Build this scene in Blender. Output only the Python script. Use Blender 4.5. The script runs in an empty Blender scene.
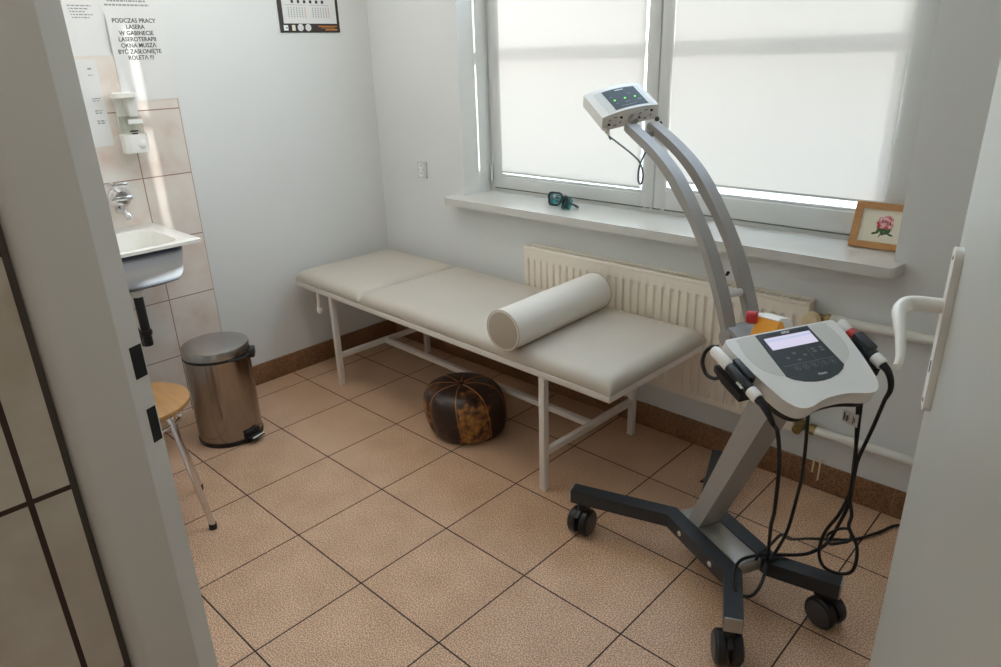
import bpy, bmesh, math, random
from mathutils import Vector, Matrix
random.seed(7)
PI = math.pi
col = bpy.context.scene.collection
V3 = Vector
XL, YW = -0.47, 0.65            # left wall plane, window wall plane (metres)
YF = 0.83                       # room face of the window frame
SILL = 0.816

# ------------------------------------------------------------------ materials
def new_mat(name):
    m = bpy.data.materials.new(name); m.use_nodes = True
    nt = m.node_tree
    return m, nt, nt.nodes['Principled BSDF']

def lin(c):
    return tuple(((x / 255) / 12.92 if x / 255 <= .04045 else ((x / 255 + .055) / 1.055) ** 2.4) for x in c) + (1.0,)

def mat(name, rgb, rough=.5, metal=0., noise=0., nscale=30., bump=0., bscale=200., coat=0., spec=.5):
    """plain surface with an optional soft colour mottling and fine bump"""
    m, nt, b = new_mat(name)
    c = lin(rgb)
    b.inputs['Base Color'].default_value = c
    b.inputs['Roughness'].default_value = rough
    b.inputs['Metallic'].default_value = metal
    b.inputs['Coat Weight'].default_value = coat
    b.inputs['Specular IOR Level'].default_value = spec
    tc = nt.nodes.new('ShaderNodeTexCoord')
    n = nt.nodes.new('ShaderNodeTexNoise'); n.inputs['Scale'].default_value = nscale; n.inputs['Detail'].default_value = 4
    nt.links.new(tc.outputs['Object'], n.inputs['Vector'])
    mx = nt.nodes.new('ShaderNodeMix'); mx.data_type = 'RGBA'
    k = noise
    mx.inputs[6].default_value = tuple(x * (1 - k) for x in c[:3]) + (1,)
    mx.inputs[7].default_value = tuple(min(1, x * (1 + k)) for x in c[:3]) + (1,)
    nt.links.new(n.outputs['Fac'], mx.inputs[0])
    nt.links.new(mx.outputs[2], b.inputs['Base Color'])
    if bump:
        n2 = nt.nodes.new('ShaderNodeTexNoise'); n2.inputs['Scale'].default_value = bscale; n2.inputs['Detail'].default_value = 3
        nt.links.new(tc.outputs['Object'], n2.inputs['Vector'])
        bp = nt.nodes.new('ShaderNodeBump'); bp.inputs['Strength'].default_value = bump; bp.inputs['Distance'].default_value = .002
        nt.links.new(n2.outputs['Fac'], bp.inputs['Height'])
        nt.links.new(bp.outputs['Normal'], b.inputs['Normal'])
    return m

def mth(nt, op, a, b=None):
    n = nt.nodes.new('ShaderNodeMath'); n.operation = op
    for i, x in enumerate((a, b)):
        if x is None: continue
        if isinstance(x, (int, float)): n.inputs[i].default_value = x
        else: nt.links.new(x, n.inputs[i])
    return n.outputs[0]

def grid_mat(name, au, ou, su, av, ov, sv, gw, ramp, grout, rough, nscale, speck=None, soft=False, detail=3, wob=0):
    """square-set tiles: world position along two axes, grout lines of width gw"""
    m, nt, b = new_mat(name)
    g = nt.nodes.new('ShaderNodeNewGeometry')
    sep = nt.nodes.new('ShaderNodeSeparateXYZ'); nt.links.new(g.outputs['Position'], sep.inputs[0])
    masks = []
    cells = []
    for ax, o, s in ((au, ou, su), (av, ov, sv)):
        t = mth(nt, 'DIVIDE', mth(nt, 'SUBTRACT', sep.outputs[ax], o), s)
        cells.append(mth(nt, 'FLOOR', t))
        f = mth(nt, 'ABSOLUTE', mth(nt, 'SUBTRACT', mth(nt, 'FRACT', t), .5))
        masks.append(mth(nt, 'GREATER_THAN', f, .5 - gw / 2 / s))
    gm = mth(nt, 'MAXIMUM', masks[0], masks[1])
    n = nt.nodes.new('ShaderNodeTexNoise'); n.inputs['Scale'].default_value = nscale; n.inputs['Detail'].default_value = detail
    nt.links.new(g.outputs['Position'], n.inputs['Vector'])
    cr = nt.nodes.new('ShaderNodeValToRGB')
    el = cr.color_ramp.elements
    el[0].position, el[0].color = ramp[0][0], lin(ramp[0][1])
    el[1].position, el[1].color = ramp[-1][0], lin(ramp[-1][1])
    for p, c in ramp[1:-1]:
        e = el.new(p); e.color = lin(c)
    nt.links.new(n.outputs['Fac'], cr.inputs[0])
    cout = cr.outputs[0]
    # slight tone change from tile to tile
    wn = nt.nodes.new('ShaderNodeTexWhiteNoise'); wn.noise_dimensions = '2D'
    cmb = nt.nodes.new('ShaderNodeCombineXYZ')
    nt.links.new(cells[0], cmb.inputs[0]); nt.links.new(cells[1], cmb.inputs[1]); nt.links.new(cmb.outputs[0], wn.inputs['Vector'])
    hs = nt.nodes.new('ShaderNodeHueSaturation')
    nt.links.new(mth(nt, 'ADD', mth(nt, 'MULTIPLY', wn.outputs['Value'], .08), .96), hs.inputs['Value'])
    nt.links.new(cout, hs.inputs['Color']); cout = hs.outputs[0]
    if speck:
        n2 = nt.nodes.new('ShaderNodeTexNoise'); n2.inputs['Scale'].default_value = speck[0]; n2.inputs['Detail'].default_value = 1
        nt.links.new(g.outputs['Position'], n2.inputs['Vector'])
        cr2 = nt.nodes.new('ShaderNodeValToRGB')
        e = cr2.color_ramp.elements
        e[0].position, e[0].color = .36, (speck[1],) * 3 + (1,)
        e[1].position, e[1].color = .64, (speck[2],) * 3 + (1,)
        nt.links.new(n2.outputs['Fac'], cr2.inputs[0])
        ml = nt.nodes.new('ShaderNodeMix'); ml.data_type = 'RGBA'; ml.blend_type = 'MULTIPLY'; ml.inputs[0].default_value = 1
        nt.links.new(cout, ml.inputs[6]); nt.links.new(cr2.outputs[0], ml.inputs[7]); cout = ml.outputs[2]
    mx = nt.nodes.new('ShaderNodeMix'); mx.data_type = 'RGBA'
    mx.inputs[7].default_value = lin(grout)
    nt.links.new(gm, mx.inputs[0]); nt.links.new(cout, mx.inputs[6]); nt.links.new(mx.outputs[2], b.inputs['Base Color'])
    r = mth(nt, 'ADD', mth(nt, 'MULTIPLY', gm, .9 - rough), rough)
    nt.links.new(r, b.inputs['Roughness'])
    bp = nt.nodes.new('ShaderNodeBump'); bp.inputs['Strength'].default_value = .5; bp.inputs['Distance'].default_value = .001
    nt.links.new(mth(nt, 'SUBTRACT', 1, gm), bp.inputs['Height']); nt.links.new(bp.outputs['Normal'], b.inputs['Normal'])
    return m

def emit_mat(name, rgb, strength, base=None):
    m, nt, b = new_mat(name)
    b.inputs['Base Color'].default_value = lin(base or rgb)
    b.inputs['Emission Color'].default_value = lin(rgb)
    b.inputs['Emission Strength'].default_value = strength
    b.inputs['Roughness'].default_value = .3
    return m

M = {}
M['wall'] = mat('white_plaster', (221, 222, 220), .85, noise=.012, nscale=3, bump=.12, bscale=90)
M['ceiling'] = mat('ceiling_paint', (226, 226, 222), .9)
M['floor'] = grid_mat('granite_look_floor_tile', 0, 0, 1 / 3, 1, 0, 1 / 3, .0045,
                      [(.3, (194, 157, 127)), (.7, (208, 171, 141))], (58, 44, 34), .42, 8, speck=(260, .5, 1.38))
M['skirt'] = grid_mat('granite_look_skirting_tile', 0, 0.028, 1 / 3, 1, 0.02, 1 / 3, .003,
                      [(.3, (126, 90, 62)), (.7, (142, 104, 74))], (150, 118, 92), .42, 8, speck=(260, .5, 1.38))
M['walltile'] = grid_mat('mottled_pink_beige_wall_tile', 1, -.305, .192, 2, .0095, .248, .0035,
                         [(.3, (228, 222, 214)), (.55, (222, 210, 200)), (.75, (212, 192, 178))], (150, 112, 88), .3, 9, detail=5)
M['halltile'] = grid_mat('mottled_beige_hall_tile', 1, -1.412, .25, 2, .235, .3235, .0075,
                         [(.3, (206, 200, 188)), (.55, (188, 179, 164)), (.78, (166, 148, 120))], (62, 44, 38), .4, 7, detail=4)
M['doorpaint'] = mat('white_door_lacquer', (196, 196, 190), .38, noise=.02, nscale=5)
M['jamb'] = mat('white_frame_enamel', (206, 204, 199), .3, noise=.03, nscale=9)
M['gapshade'] = mat('grey_brown_gap_shade', (84, 76, 70), .8)  # shade colour for the groove beside the door frame
M['hole'] = mat('dark_hole', (14, 13, 12), .8)
M['pvc'] = mat('white_pvc', (208, 209, 207), .3)
M['pvc_grey'] = mat('grey_seal', (120, 118, 112), .6)
M['barpaint'] = mat('beige_bar_paint', (206, 176, 146), .5)
M['bolster'] = mat('light_beige_vinyl', (222, 215, 204), .4, noise=.02, nscale=6, bump=.05, bscale=500)
M['sill'] = mat('cream_stone', (208, 206, 200), .25, noise=.05, nscale=14)
M['radiator'] = mat('cream_enamel', (238, 228, 214), .35)
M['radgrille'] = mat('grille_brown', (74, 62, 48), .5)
M['pipe'] = mat('white_pipe_paint', (222, 219, 212), .4)
M['brass'] = mat('old_brass', (150, 128, 84), .4, metal=.8, noise=.3, nscale=60)
M['thermo'] = mat('yellowed_plastic', (226, 206, 166), .45)
M['vinyl'] = mat('beige_vinyl', (193, 184, 171), .42, noise=.03, nscale=6, bump=.05, bscale=500)
M['vinyl_end'] = mat('beige_vinyl_cap', (176, 164, 148), .5, noise=.03, nscale=10)
M['bedframe'] = mat('white_steel', (222, 214, 206), .38, noise=.03, nscale=20)
M['bluetag'] = mat('blue_sticker', (70, 128, 150), .5)
M['leather'] = None
M['chrome'] = mat('chrome', (226, 226, 228), .12, metal=1)
M['steel'] = mat('polished_steel', (158, 148, 138), .16, metal=1, noise=.05, nscale=12)
M['steel_lid'] = mat('brushed_steel_lid', (176, 174, 172), .22, metal=1, noise=.06, nscale=40)
M['black'] = mat('black_plastic', (22, 22, 24), .45)
M['rubber'] = mat('black_rubber', (14, 14, 15), .5)
M['wheel'] = mat('dark_wheel', (26, 26, 28), .4)
M['wheelface'] = mat('grey_wheel_face', (66, 65, 66), .45)
M['charcoal'] = mat('charcoal_powder_coat', (38, 43, 48), .38, noise=.05, nscale=80, bump=.05, bscale=900)
M['silver'] = mat('silver_powder_coat', (160, 156, 151), .45, metal=.12, noise=.03, nscale=200)
M['silver_plate'] = mat('silver_plate', (176, 173, 168), .36, metal=.6)
M['casing'] = mat('warm_white_casing', (238, 235, 230), .35)
M['casing_grey'] = mat('pale_grey_inlay', (216, 214, 207), .4)
M['keypad'] = mat('slate_membrane', (58, 66, 70), .4)
M['keymark'] = mat('key_ring_grey', (120, 126, 128), .5)
M['white'] = mat('white_print', (236, 236, 236), .5)
M['headface'] = mat('dark_display', (50, 60, 64), .6)
M['lcd'] = emit_mat('lcd_screen', (222, 216, 240), .62, (60, 60, 66))
M['lcdblue'] = emit_mat('lcd_screen_blue', (196, 206, 240), .6, (60, 60, 66))
M['led'] = emit_mat('green_led', (120, 255, 40), 1.0)
M['red'] = mat('red_plastic', (188, 44, 44), .4)
M['yellow'] = mat('orange_yellow_card', (238, 160, 30), .4)
M['whitecard'] = mat('white_card', (240, 236, 230), .4)
M['greycable'] = mat('grey_green_cable', (86, 104, 104), .45)
M['teal'] = None
M['gogblack'] = mat('goggle_rim', (24, 30, 36), .35)
M['paper'] = mat('white_paper', (222, 221, 219), .55)
M['ink'] = mat('printed_ink', (52, 52, 54), .7)
M['inkgrey'] = mat('printed_grey', (150, 150, 150), .7)
M['calboard'] = mat('calendar_brown_card', (44, 34, 33), .3)
M['calorange'] = mat('calendar_orange_print', (196, 128, 58), .5)
M['calred'] = mat('calendar_red_print', (214, 150, 136), .5)
M['calblue'] = mat('calendar_blue_print', (74, 130, 160), .5)
M['wood'] = None
M['canvas'] = mat('cream_canvas', (232, 226, 208), .9, noise=.04, nscale=300)
M['petal'] = mat('pink_thread', (224, 150, 158), .8, noise=.2, nscale=200)
M['petallight'] = mat('pale_pink_thread', (238, 200, 200), .8, noise=.1, nscale=200)
M['petaldark'] = mat('crimson_thread', (194, 66, 88), .8, noise=.2, nscale=200)
M['leaf'] = mat('green_thread', (70, 98, 62), .8, noise=.35, nscale=200)
M['enamel'] = mat('white_enamel', (238, 236, 230), .15)
M['soapwhite'] = mat('dispenser_plastic', (234, 232, 226), .3)
M['sticker'] = mat('white_sticker', (230, 230, 226), .5)

def enamel_side():
    m, nt, b = new_mat('pale_blue_enamel_with_navy_edges')
    g = nt.nodes.new('ShaderNodeNewGeometry'); s = nt.nodes.new('ShaderNodeSeparateXYZ'); nt.links.new(g.outputs['Position'], s.inputs[0])
    mr = nt.nodes.new('ShaderNodeMapRange'); mr.inputs[1].default_value = .674; mr.inputs[2].default_value = .815
    nt.links.new(s.outputs[2], mr.inputs[0])
    cr = nt.nodes.new('ShaderNodeValToRGB'); el = cr.color_ramp.elements
    el[0].position, el[0].color = .0, lin((22, 26, 34)); el[1].position, el[1].color = 1., lin((30, 40, 56))
    for p, c in ((.09, (30, 38, 50)), (.2, (180, 190, 200)), (.5, (206, 209, 210)), (.8, (180, 190, 202)), (.9, (64, 80, 100))):
        e = el.new(p); e.color = lin(c)
    nt.links.new(mr.outputs[0], cr.inputs[0]); nt.links.new(cr.outputs[0], b.inputs['Base Color'])
    b.inputs['Roughness'].default_value = .3
    return m
M['enamelside'] = enamel_side()

def leather():
    m, nt, b = new_mat('worn_brown_leather')
    tc = nt.nodes.new('ShaderNodeTexCoord')
    n = nt.nodes.new('ShaderNodeTexNoise'); n.inputs['Scale'].default_value = 4; n.inputs['Detail'].default_value = 3
    n2 = nt.nodes.new('ShaderNodeTexNoise'); n2.inputs['Scale'].default_value = 38; n2.inputs['Detail'].default_value = 6
    nt.links.new(tc.outputs['Object'], n.inputs['Vector']); nt.links.new(tc.outputs['Object'], n2.inputs['Vector'])
    at = nt.nodes.new('ShaderNodeAttribute'); at.attribute_name = 'wear'
    f = mth(nt, 'ADD', mth(nt, 'MULTIPLY', n2.outputs['Fac'], 1.0), mth(nt, 'ADD', mth(nt, 'MULTIPLY', n.outputs['Fac'], .2), mth(nt, 'MULTIPLY', at.outputs['Fac'], .2)))
    cr = nt.nodes.new('ShaderNodeValToRGB'); el = cr.color_ramp.elements
    el[0].position, el[0].color = .52, lin((40, 25, 19)); el[1].position, el[1].color = .98, lin((178, 124, 62))
    e = el.new(.68); e.color = lin((54, 32, 23)); e = el.new(.80); e.color = lin((118, 76, 38))
    nt.links.new(f, cr.inputs[0]); nt.links.new(cr.outputs[0], b.inputs['Base Color'])
    b.inputs['Roughness'].default_value = .42
    bp = nt.nodes.new('ShaderNodeBump'); bp.inputs['Strength'].default_value = .3; bp.inputs['Distance'].default_value = .003
    nt.links.new(n2.outputs['Fac'], bp.inputs['Height']); nt.links.new(bp.outputs['Normal'], b.inputs['Normal'])
    return m
M['leather'] = leather()
M['seam'] = mat('tan_seam_thread', (158, 106, 60), .6, noise=.3, nscale=80)

def wood(name, c1, c2, sc=(3, 40, 40)):
    m, nt, b = new_mat(name)
    tc = nt.nodes.new('ShaderNodeTexCoord'); mp = nt.nodes.new('ShaderNodeMapping'); mp.inputs['Scale'].default_value = sc
    n = nt.nodes.new('ShaderNodeTexNoise'); n.inputs['Scale'].default_value = 3; n.inputs['Detail'].default_value = 5
    nt.links.new(tc.outputs['Object'], mp.inputs[0]); nt.links.new(mp.outputs[0], n.inputs['Vector'])
    cr = nt.nodes.new('ShaderNodeValToRGB'); el = cr.color_ramp.elements
    el[0].position, el[0].color = .35, lin(c1); el[1].position, el[1].color = .65, lin(c2)
    nt.links.new(n.outputs['Fac'], cr.inputs[0]); nt.links.new(cr.outputs[0], b.inputs['Base Color'])
    b.inputs['Roughness'].default_value = .35
    return m
M['wood'] = wood('oak_picture_frame', (178, 126, 76), (194, 145, 93), (8, 60, 60))
M['seatwood'] = wood('lacquered_plywood', (164, 120, 70), (176, 131, 79), (3, 22, 22))

def glassy(name, tint, fac, rough=.02):
    """thin pane: mostly see-through with a glossy reflection"""
    m, nt, b = new_mat(name); nt.nodes.remove(b)
    out = nt.nodes['Material Output']
    tr = nt.nodes.new('ShaderNodeBsdfTransparent'); tr.inputs[0].default_value = tint
    gl = nt.nodes.new('ShaderNodeBsdfGlossy'); gl.inputs['Roughness'].default_value = rough
    mx = nt.nodes.new('ShaderNodeMixShader'); mx.inputs[0].default_value = fac
    nt.links.new(tr.outputs[0], mx.inputs[1]); nt.links.new(gl.outputs[0], mx.inputs[2]); nt.links.new(mx.outputs[0], out.inputs[0])
    return m
M['glass'] = glassy('window_glass', (.96, .98, .98, 1), .05)
M['teal'] = glassy('teal_filter_lens', (.03, .42, .46, 1), .12, .1)
M['clear'] = glassy('clear_bottle_plastic', (.86, .87, .83, 1), .15, .08)

def blind_mat():
    m, nt, b = new_mat('cream_blind_fabric'); nt.nodes.remove(b)
    out = nt.nodes['Material Output']
    d = nt.nodes.new('ShaderNodeBsdfDiffuse'); d.inputs[0].default_value = (.80, .765, .72, 1)
    t = nt.nodes.new('ShaderNodeBsdfTranslucent')
    tc = nt.nodes.new('ShaderNodeTexCoord'); n = nt.nodes.new('ShaderNodeTexNoise'); n.inputs['Scale'].default_value = 5
    nt.links.new(tc.outputs['Object'], n.inputs['Vector'])
    mc = nt.nodes.new('ShaderNodeMix'); mc.data_type = 'RGBA'
    mc.inputs[6].default_value = (.84, .805, .76, 1); mc.inputs[7].default_value = (.88, .85, .81, 1)
    nt.links.new(n.outputs['Fac'], mc.inputs[0]); nt.links.new(mc.outputs[2], t.inputs[0])
    mx = nt.nodes.new('ShaderNodeMixShader'); mx.inputs[0].default_value = .083
    nt.links.new(d.outputs[0], mx.inputs[1]); nt.links.new(t.outputs[0], mx.inputs[2]); nt.links.new(mx.outputs[0], out.inputs[0])
    return m
M['blind'] = blind_mat()

# ------------------------------------------------------------------ mesh building
def basis(o, u, v, n):
    u, v, n = V3(u).normalized(), V3(v).normalized(), V3(n).normalized()
    return Matrix(((u.x, v.x, n.x, o[0]), (u.y, v.y, n.y, o[1]), (u.z, v.z, n.z, o[2]), (0, 0, 0, 1)))

def frame_along(a, b):
    """matrix at a whose z axis points to b"""
    z = (V3(b) - V3(a)).normalized()
    x = z.orthogonal().normalized()
    if abs(z.z) < .99: x = V3((0, 0, 1)).cross(z).normalized()
    y = z.cross(x)
    return basis(a, x, y, z)

def smooth_path(pts, n=8, closed=False):
    p = [V3(q) for q in pts]; out = []; L = len(p)
    for i in range(L if closed else L - 1):
        p0 = p[(i - 1) % L] if closed or i > 0 else p[0] * 2 - p[1]
        p1, p2 = p[i], p[(i + 1) % L]
        p3 = p[(i + 2) % L] if closed or i + 2 < L else p[-1] * 2 - p[-2]
        for k in range(n):
            t = k / n
            out.append(.5 * ((2 * p1) + (p2 - p0) * t + (2 * p0 - 5 * p1 + 4 * p2 - p3) * t * t + (3 * p1 - p0 - 3 * p2 + p3) * t ** 3))
    if not closed: out.append(p[-1])
    return out

class B:
    def __init__(s): s.bm = bmesh.new()
    def _join(s, t, bevel=0, seg=2, ang=30, mtx=None):
        if bevel:
            ed = [e for e in t.edges if len(e.link_faces) == 2 and e.calc_face_angle(0) > math.radians(ang)]
            bmesh.ops.bevel(t, geom=ed, offset=bevel, segments=seg, profile=.5, affect='EDGES', clamp_overlap=True)
        if mtx is not None: t.transform(mtx)
        bmesh.ops.recalc_face_normals(t, faces=t.faces)
        me = bpy.data.meshes.new('tmp'); t.to_mesh(me); t.free()
        s.bm.from_mesh(me); bpy.data.meshes.remove(me)
        return s
    def box(s, lo, hi, bevel=0, mtx=None, seg=2):
        t = bmesh.new(); bmesh.ops.create_cube(t, size=1)
        for v in t.verts: v.co = V3([lo[i] + (hi[i] - lo[i]) * (v.co[i] + .5) for i in range(3)])
        return s._join(t, bevel, seg, mtx=mtx)
    def prism(s, pts, h0, h1, mtx=None, bevel=0, seg=2, ang=30):
        t = bmesh.new()
        a = [t.verts.new((x, y, h0)) for x, y in pts]; b = [t.verts.new((x, y, h1)) for x, y in pts]
        t.faces.new(a[::-1]); t.faces.new(b)
        for i in range(len(pts)):
            j = (i + 1) % len(pts); t.faces.new((a[i], a[j], b[j], b[i]))
        return s._join(t, bevel, seg, ang, mtx)
    def tube(s, pts, r, seg=10, closed=False, cap=True, square=False):
        p = [V3(q) for q in pts]; n = len(p); t = bmesh.new(); rings = []
        up = None
        if square: seg = 4
        for i in range(n):
            if closed: d = (p[(i + 1) % n] - p[i - 1])
            else: d = p[min(i + 1, n - 1)] - p[max(i - 1, 0)]
            d.normalize()
            if up is None:
                up = V3((0, 0, 1)) if abs(d.z) < .95 else V3((1, 0, 0))
            x = (up - d * up.dot(d)).normalized(); up = x; y = d.cross(x)
            rr = r[i] if isinstance(r, (list, tuple)) else r
            rings.append([t.verts.new(p[i] + rr * (x * math.cos(2 * PI * (k + .5 * square) / seg) + y * math.sin(2 * PI * (k + .5 * square) / seg))) for k in range(seg)])
        for i in range(n if closed else n - 1):
            a, b = rings[i], rings[(i + 1) % n]
            for k in range(seg): t.faces.new((a[k], a[(k + 1) % seg], b[(k + 1) % seg], b[k]))
        if cap and not closed:
            t.faces.new(rings[0][::-1]); t.faces.new(rings[-1])
        return s._join(t)
    def lathe(s, prof, mtx=None, seg=40, sx=1., sy=1.):
        t = bmesh.new(); rings = []
        for r, z in prof:
            if r < 1e-6: rings.append([t.verts.new((0, 0, z))])
            else: rings.append([t.verts.new((sx * r * math.cos(2 * PI * k / seg), sy * r * math.sin(2 * PI * k / seg), z)) for k in range(seg)])
        for a, b in zip(rings, rings[1:]):
            for k in range(seg):
                k2 = (k + 1) % seg
                if len(a) == 1 and len(b) == 1: continue
                if len(a) == 1: t.faces.new((a[0], b[k], b[k2]))
                elif len(b) == 1: t.faces.new((a[k], b[0], a[k2]))
                else: t.faces.new((a[k], a[k2], b[k2], b[k]))
        for rg, f in ((rings[0], -1), (rings[-1], 1)):
            if len(rg) > 1: t.faces.new(rg[::f])
        return s._join(t, mtx=mtx)
    def cyl(s, a, b, r, seg=24, r2=None, bevel=0):
        L = (V3(b) - V3(a)).length; r2 = r if r2 is None else r2
        if bevel: prof = [(0, 0), (r - bevel, 0), (r - .3 * bevel, .3 * bevel), (r, bevel), (r2, L - bevel), (r2 - .3 * bevel, L - .3 * bevel), (r2 - bevel, L), (0, L)]
        else: prof = [(r, 0), (r2, L)]
        return s.lathe(prof, frame_along(a, b), seg)
    def ball(s, c, r, seg=20, sc=(1, 1, 1)):
        prof = [(r * math.sin(PI * i / 12), -r * math.cos(PI * i / 12)) for i in range(13)]
        prof[0] = (0, -r); prof[-1] = (0, r)
        return s.lathe(prof, Matrix.Translation(c) @ Matrix.Diagonal((*sc, 1)), seg)

WM = {}
def link(name, me, parent=None, origin=None, rotz=0, sharp=35):
    o = bpy.data.objects.new(name, me); col.objects.link(o)
    if parent is not None:
        W = WM[parent.name]; o.parent = parent
        me.transform(W.inverted()); WM[o.name] = W
    else:
        if origin is None:
            xs = [v.co for v in me.vertices]
            origin = V3((sum(c.x for c in xs) / len(xs), sum(c.y for c in xs) / len(xs), min(c.z for c in xs)))
        W = Matrix.Translation(origin) @ Matrix.Rotation(rotz, 4, 'Z')
        me.transform(W.inverted()); o.location = origin; o.rotation_euler = (0, 0, rotz); WM[o.name] = W
    return o

def obj(name, b, m, parent=None, sharp=35, **k):
    me = bpy.data.meshes.new(name); b.bm.to_mesh(me); b.bm.free()
    me.materials.append(m)
    me.polygons.foreach_set('use_smooth', [True] * len(me.polygons))
    me.set_sharp_from_angle(angle=math.radians(sharp))
    return link(name, me, parent, **k)

def tag(o, label, cat, group=None):
    o['label'] = label; o['category'] = cat
    if group: o['group'] = group
    return o

def thing(name, label, cat, loc, rotz=0, group=None):
    o = bpy.data.objects.new(name, None); col.objects.link(o); o.empty_display_size = .1
    o.location = loc; o.rotation_euler = (0, 0, rotz)
    WM[o.name] = Matrix.Translation(loc) @ Matrix.Rotation(rotz, 4, 'Z')
    return tag(o, label, cat, group)

def struct(name, b, m, parent=None, **k):
    o = obj(name, b, m, parent, origin=(0, 0, 0), **k) if parent is None else obj(name, b, m, parent, **k)
    if parent is None: o['kind'] = 'structure'
    return o

def text(name, lines, size, mtx, m, parent, bold=.012, align='CENTER', squeeze=1.0, space=1.0, thick=.0003):
    cu = bpy.data.curves.new(name, 'FONT'); cu.body = '\n'.join(lines); cu.size = size; cu.align_x = align
    cu.offset = bold * size; cu.space_line = space; cu.extrude = thick; cu.resolution_u = 3
    t = bpy.data.objects.new('t', cu); col.objects.link(t)
    dg = bpy.context.evaluated_depsgraph_get(); dg.update()
    me = bpy.data.meshes.new_from_object(t.evaluated_get(dg))
    bpy.data.objects.remove(t); bpy.data.curves.remove(cu)
    me.transform(mtx @ Matrix.Diagonal((squeeze, 1, 1, 1))); me.name = name
    me.materials.clear(); me.materials.append(m)
    return link(name, me, parent)

def rrect(w, h, r, n=5):
    out = []
    for cx, cy, a in ((w / 2 - r, h / 2 - r, 0), (-w / 2 + r, h / 2 - r, 90), (-w / 2 + r, -h / 2 + r, 180), (w / 2 - r, -h / 2 + r, 270)):
        for i in range(n + 1):
            t = math.radians(a + 90 * i / n); out.append((cx + r * math.cos(t), cy + r * math.sin(t)))
    return out

# ------------------------------------------------------------------ the setting
YO = .865                        # outer face of the window wall
XR, YD0, YD1, HC = 2.95, -1.35, -1.237, 2.70      # right wall, door wall faces, ceiling
struct('floor', B().box((-.6, -3.2, -.1), (3.2, YO, 0)), M['floor'])
struct('ceiling', B().box((-.6, -3.2, HC), (3.2, YO, HC + .1)), M['ceiling'])
struct('wall_left', B().box((XL - .13, -1.4, 0), (XL, YO, HC)), M['wall'])
struct('wall_right', B().box((XR, -3.2, 0), (XR + .13, YO, HC)), M['wall'])
WX0, WX1, WZ1 = .127, 1.905, 2.52
w = B().box((XL, YW, 0), (WX0, YO, HC)).box((WX1, YW, 0), (XR, YO, HC)).box((WX0, YW, WZ1), (WX1, YO, HC)).box((WX0, YW, 0), (WX1, YO, SILL - .031))
struct('wall_back', w, M['wall'])
HX = 2.475                                         # hinge side of the doorway
w = B().box((XL, YD0 - .02, 0), (1.43, YD1 - .02, HC)).box((HX + .03, YD0 + .02, 0), (XR, YD1 - .02, HC)).box((1.43, YD0 + .02, 2.06), (HX + .03, YD1 - .02, HC))
struct('wall_front', w, M['wall'])
struct('wall_hall_left', B().box((1.32, -3.2, 0), (1.45, YD0 - .014, HC)), M['halltile'])
struct('wall_hall_back', B().box((1.3, -3.3, 0), (XR, -3.2, HC)), M['wall'])
# skirting of floor tile
skirt = struct('baseboard_back', B().box((XL, YW - .010, 0), (XR, YW, .098), .002), M['skirt'])
struct('baseboard_left', B().box((XL, -.305, 0), (XL + .010, YW - .01, .098), .002), M['skirt'])
# tiled splashback round the basin, standing proud of the left wall
struct('trim_1', B().box((XL, -1.2, 0), (XL + .006, -.305, 1.445)), M['walltile'])
# steel door frame on the latch side
f = B()
prof = [(1.43, YD0 - .004), (1.452, YD0 - .004)] + [(1.452 + .023 * math.sin(math.radians(a)), YD0 + .016 - .020 * math.cos(math.radians(a))) for a in range(12, 91, 13)] + [ (1.475, -1.270), (1.470, -1.269), (1.456, YD1), (1.41, YD1), (1.41, YD1 - .02), (1.43, YD1 - .02)]
f.prism(prof, 0, 2.06, bevel=.0055, seg=3, ang=40)
f.prism([(HX - .015, YD0 - .004), (HX + .03, YD0 - .004), (HX + .03, YD1), (HX, YD1), (HX, -1.27), (HX - .015, -1.27)], 0, 2.06, bevel=.003)
f.box((1.43, YD0 - .004, 2.03), (HX + .03, YD1, 2.075))
jam = struct('trim_2', f, M['jamb'])
JM = basis((1.4630, -1.2530, 0), (-.014, .032, 0), (0, 0, 1), (.032, .014, 0))
obj('latch_hole', B().box((-.0045, 1.006, -.001), (.0155, 1.053, .0006), 0, JM), M['hole'], jam)
obj('bolt_hole', B().box((-.0005, .905, -.001), (.0150, .958, .0006), 0, JM), M['hole'], jam)
obj('gap_shade_strip', B().box((1.425, YD0 - .0135, 0), (1.444, YD0 - .0042, 2.06)), M['gapshade'], jam)  # dark strip painting in the shade between hall tile and frame

# door leaf, open into the room
F0 = V3((2.243, -.425, 0)); HG = V3((HX, -1.236, 0))
du = (HG - F0).normalized(); dn = V3((du.y, -du.x, 0)); L = (HG - F0).length
if dn.x > 0: dn = -dn
DM = basis(F0, du, V3((0, 0, 1)), dn)              # x along the leaf to the hinges, y up, z out of the visible face
leaf = B().box((0, .006, -.04), (L, 2.03, 0), .0015, DM)
door = struct('door_1', leaf, M['doorpaint'])
hz = 1.069
plate = B().prism(rrect(.036, .236, .011), 0, .010, DM @ Matrix.Translation((.052, hz - .037, 0)), .0035, 3)
obj('handle_plate', plate, M['casing'], door)
lp = [(.052, hz, .008), (.052, hz, .030), (.053, hz, .043), (.060, hz - .001, .055), (.084, hz - .004, .062), (.116, hz - .011, .061), (.150, hz - .022, .058), (.178, hz - .034, .057), (.194, hz - .041, .060)]
lr = [.0104, .0104, .0104, .0102, .0092, .0078, .0064, .0054, .0046]
sp = smooth_path(lp, 6); rr = [lr[min(len(lr) - 1, i // 6)] + (lr[min(len(lr) - 1, i // 6 + 1)] - lr[min(len(lr) - 1, i // 6)]) * (i % 6) / 6 for i in range(len(sp))]
obj('lever_handle', B().tube([DM @ p for p in sp], rr, 16), M['casing'], door)
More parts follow.
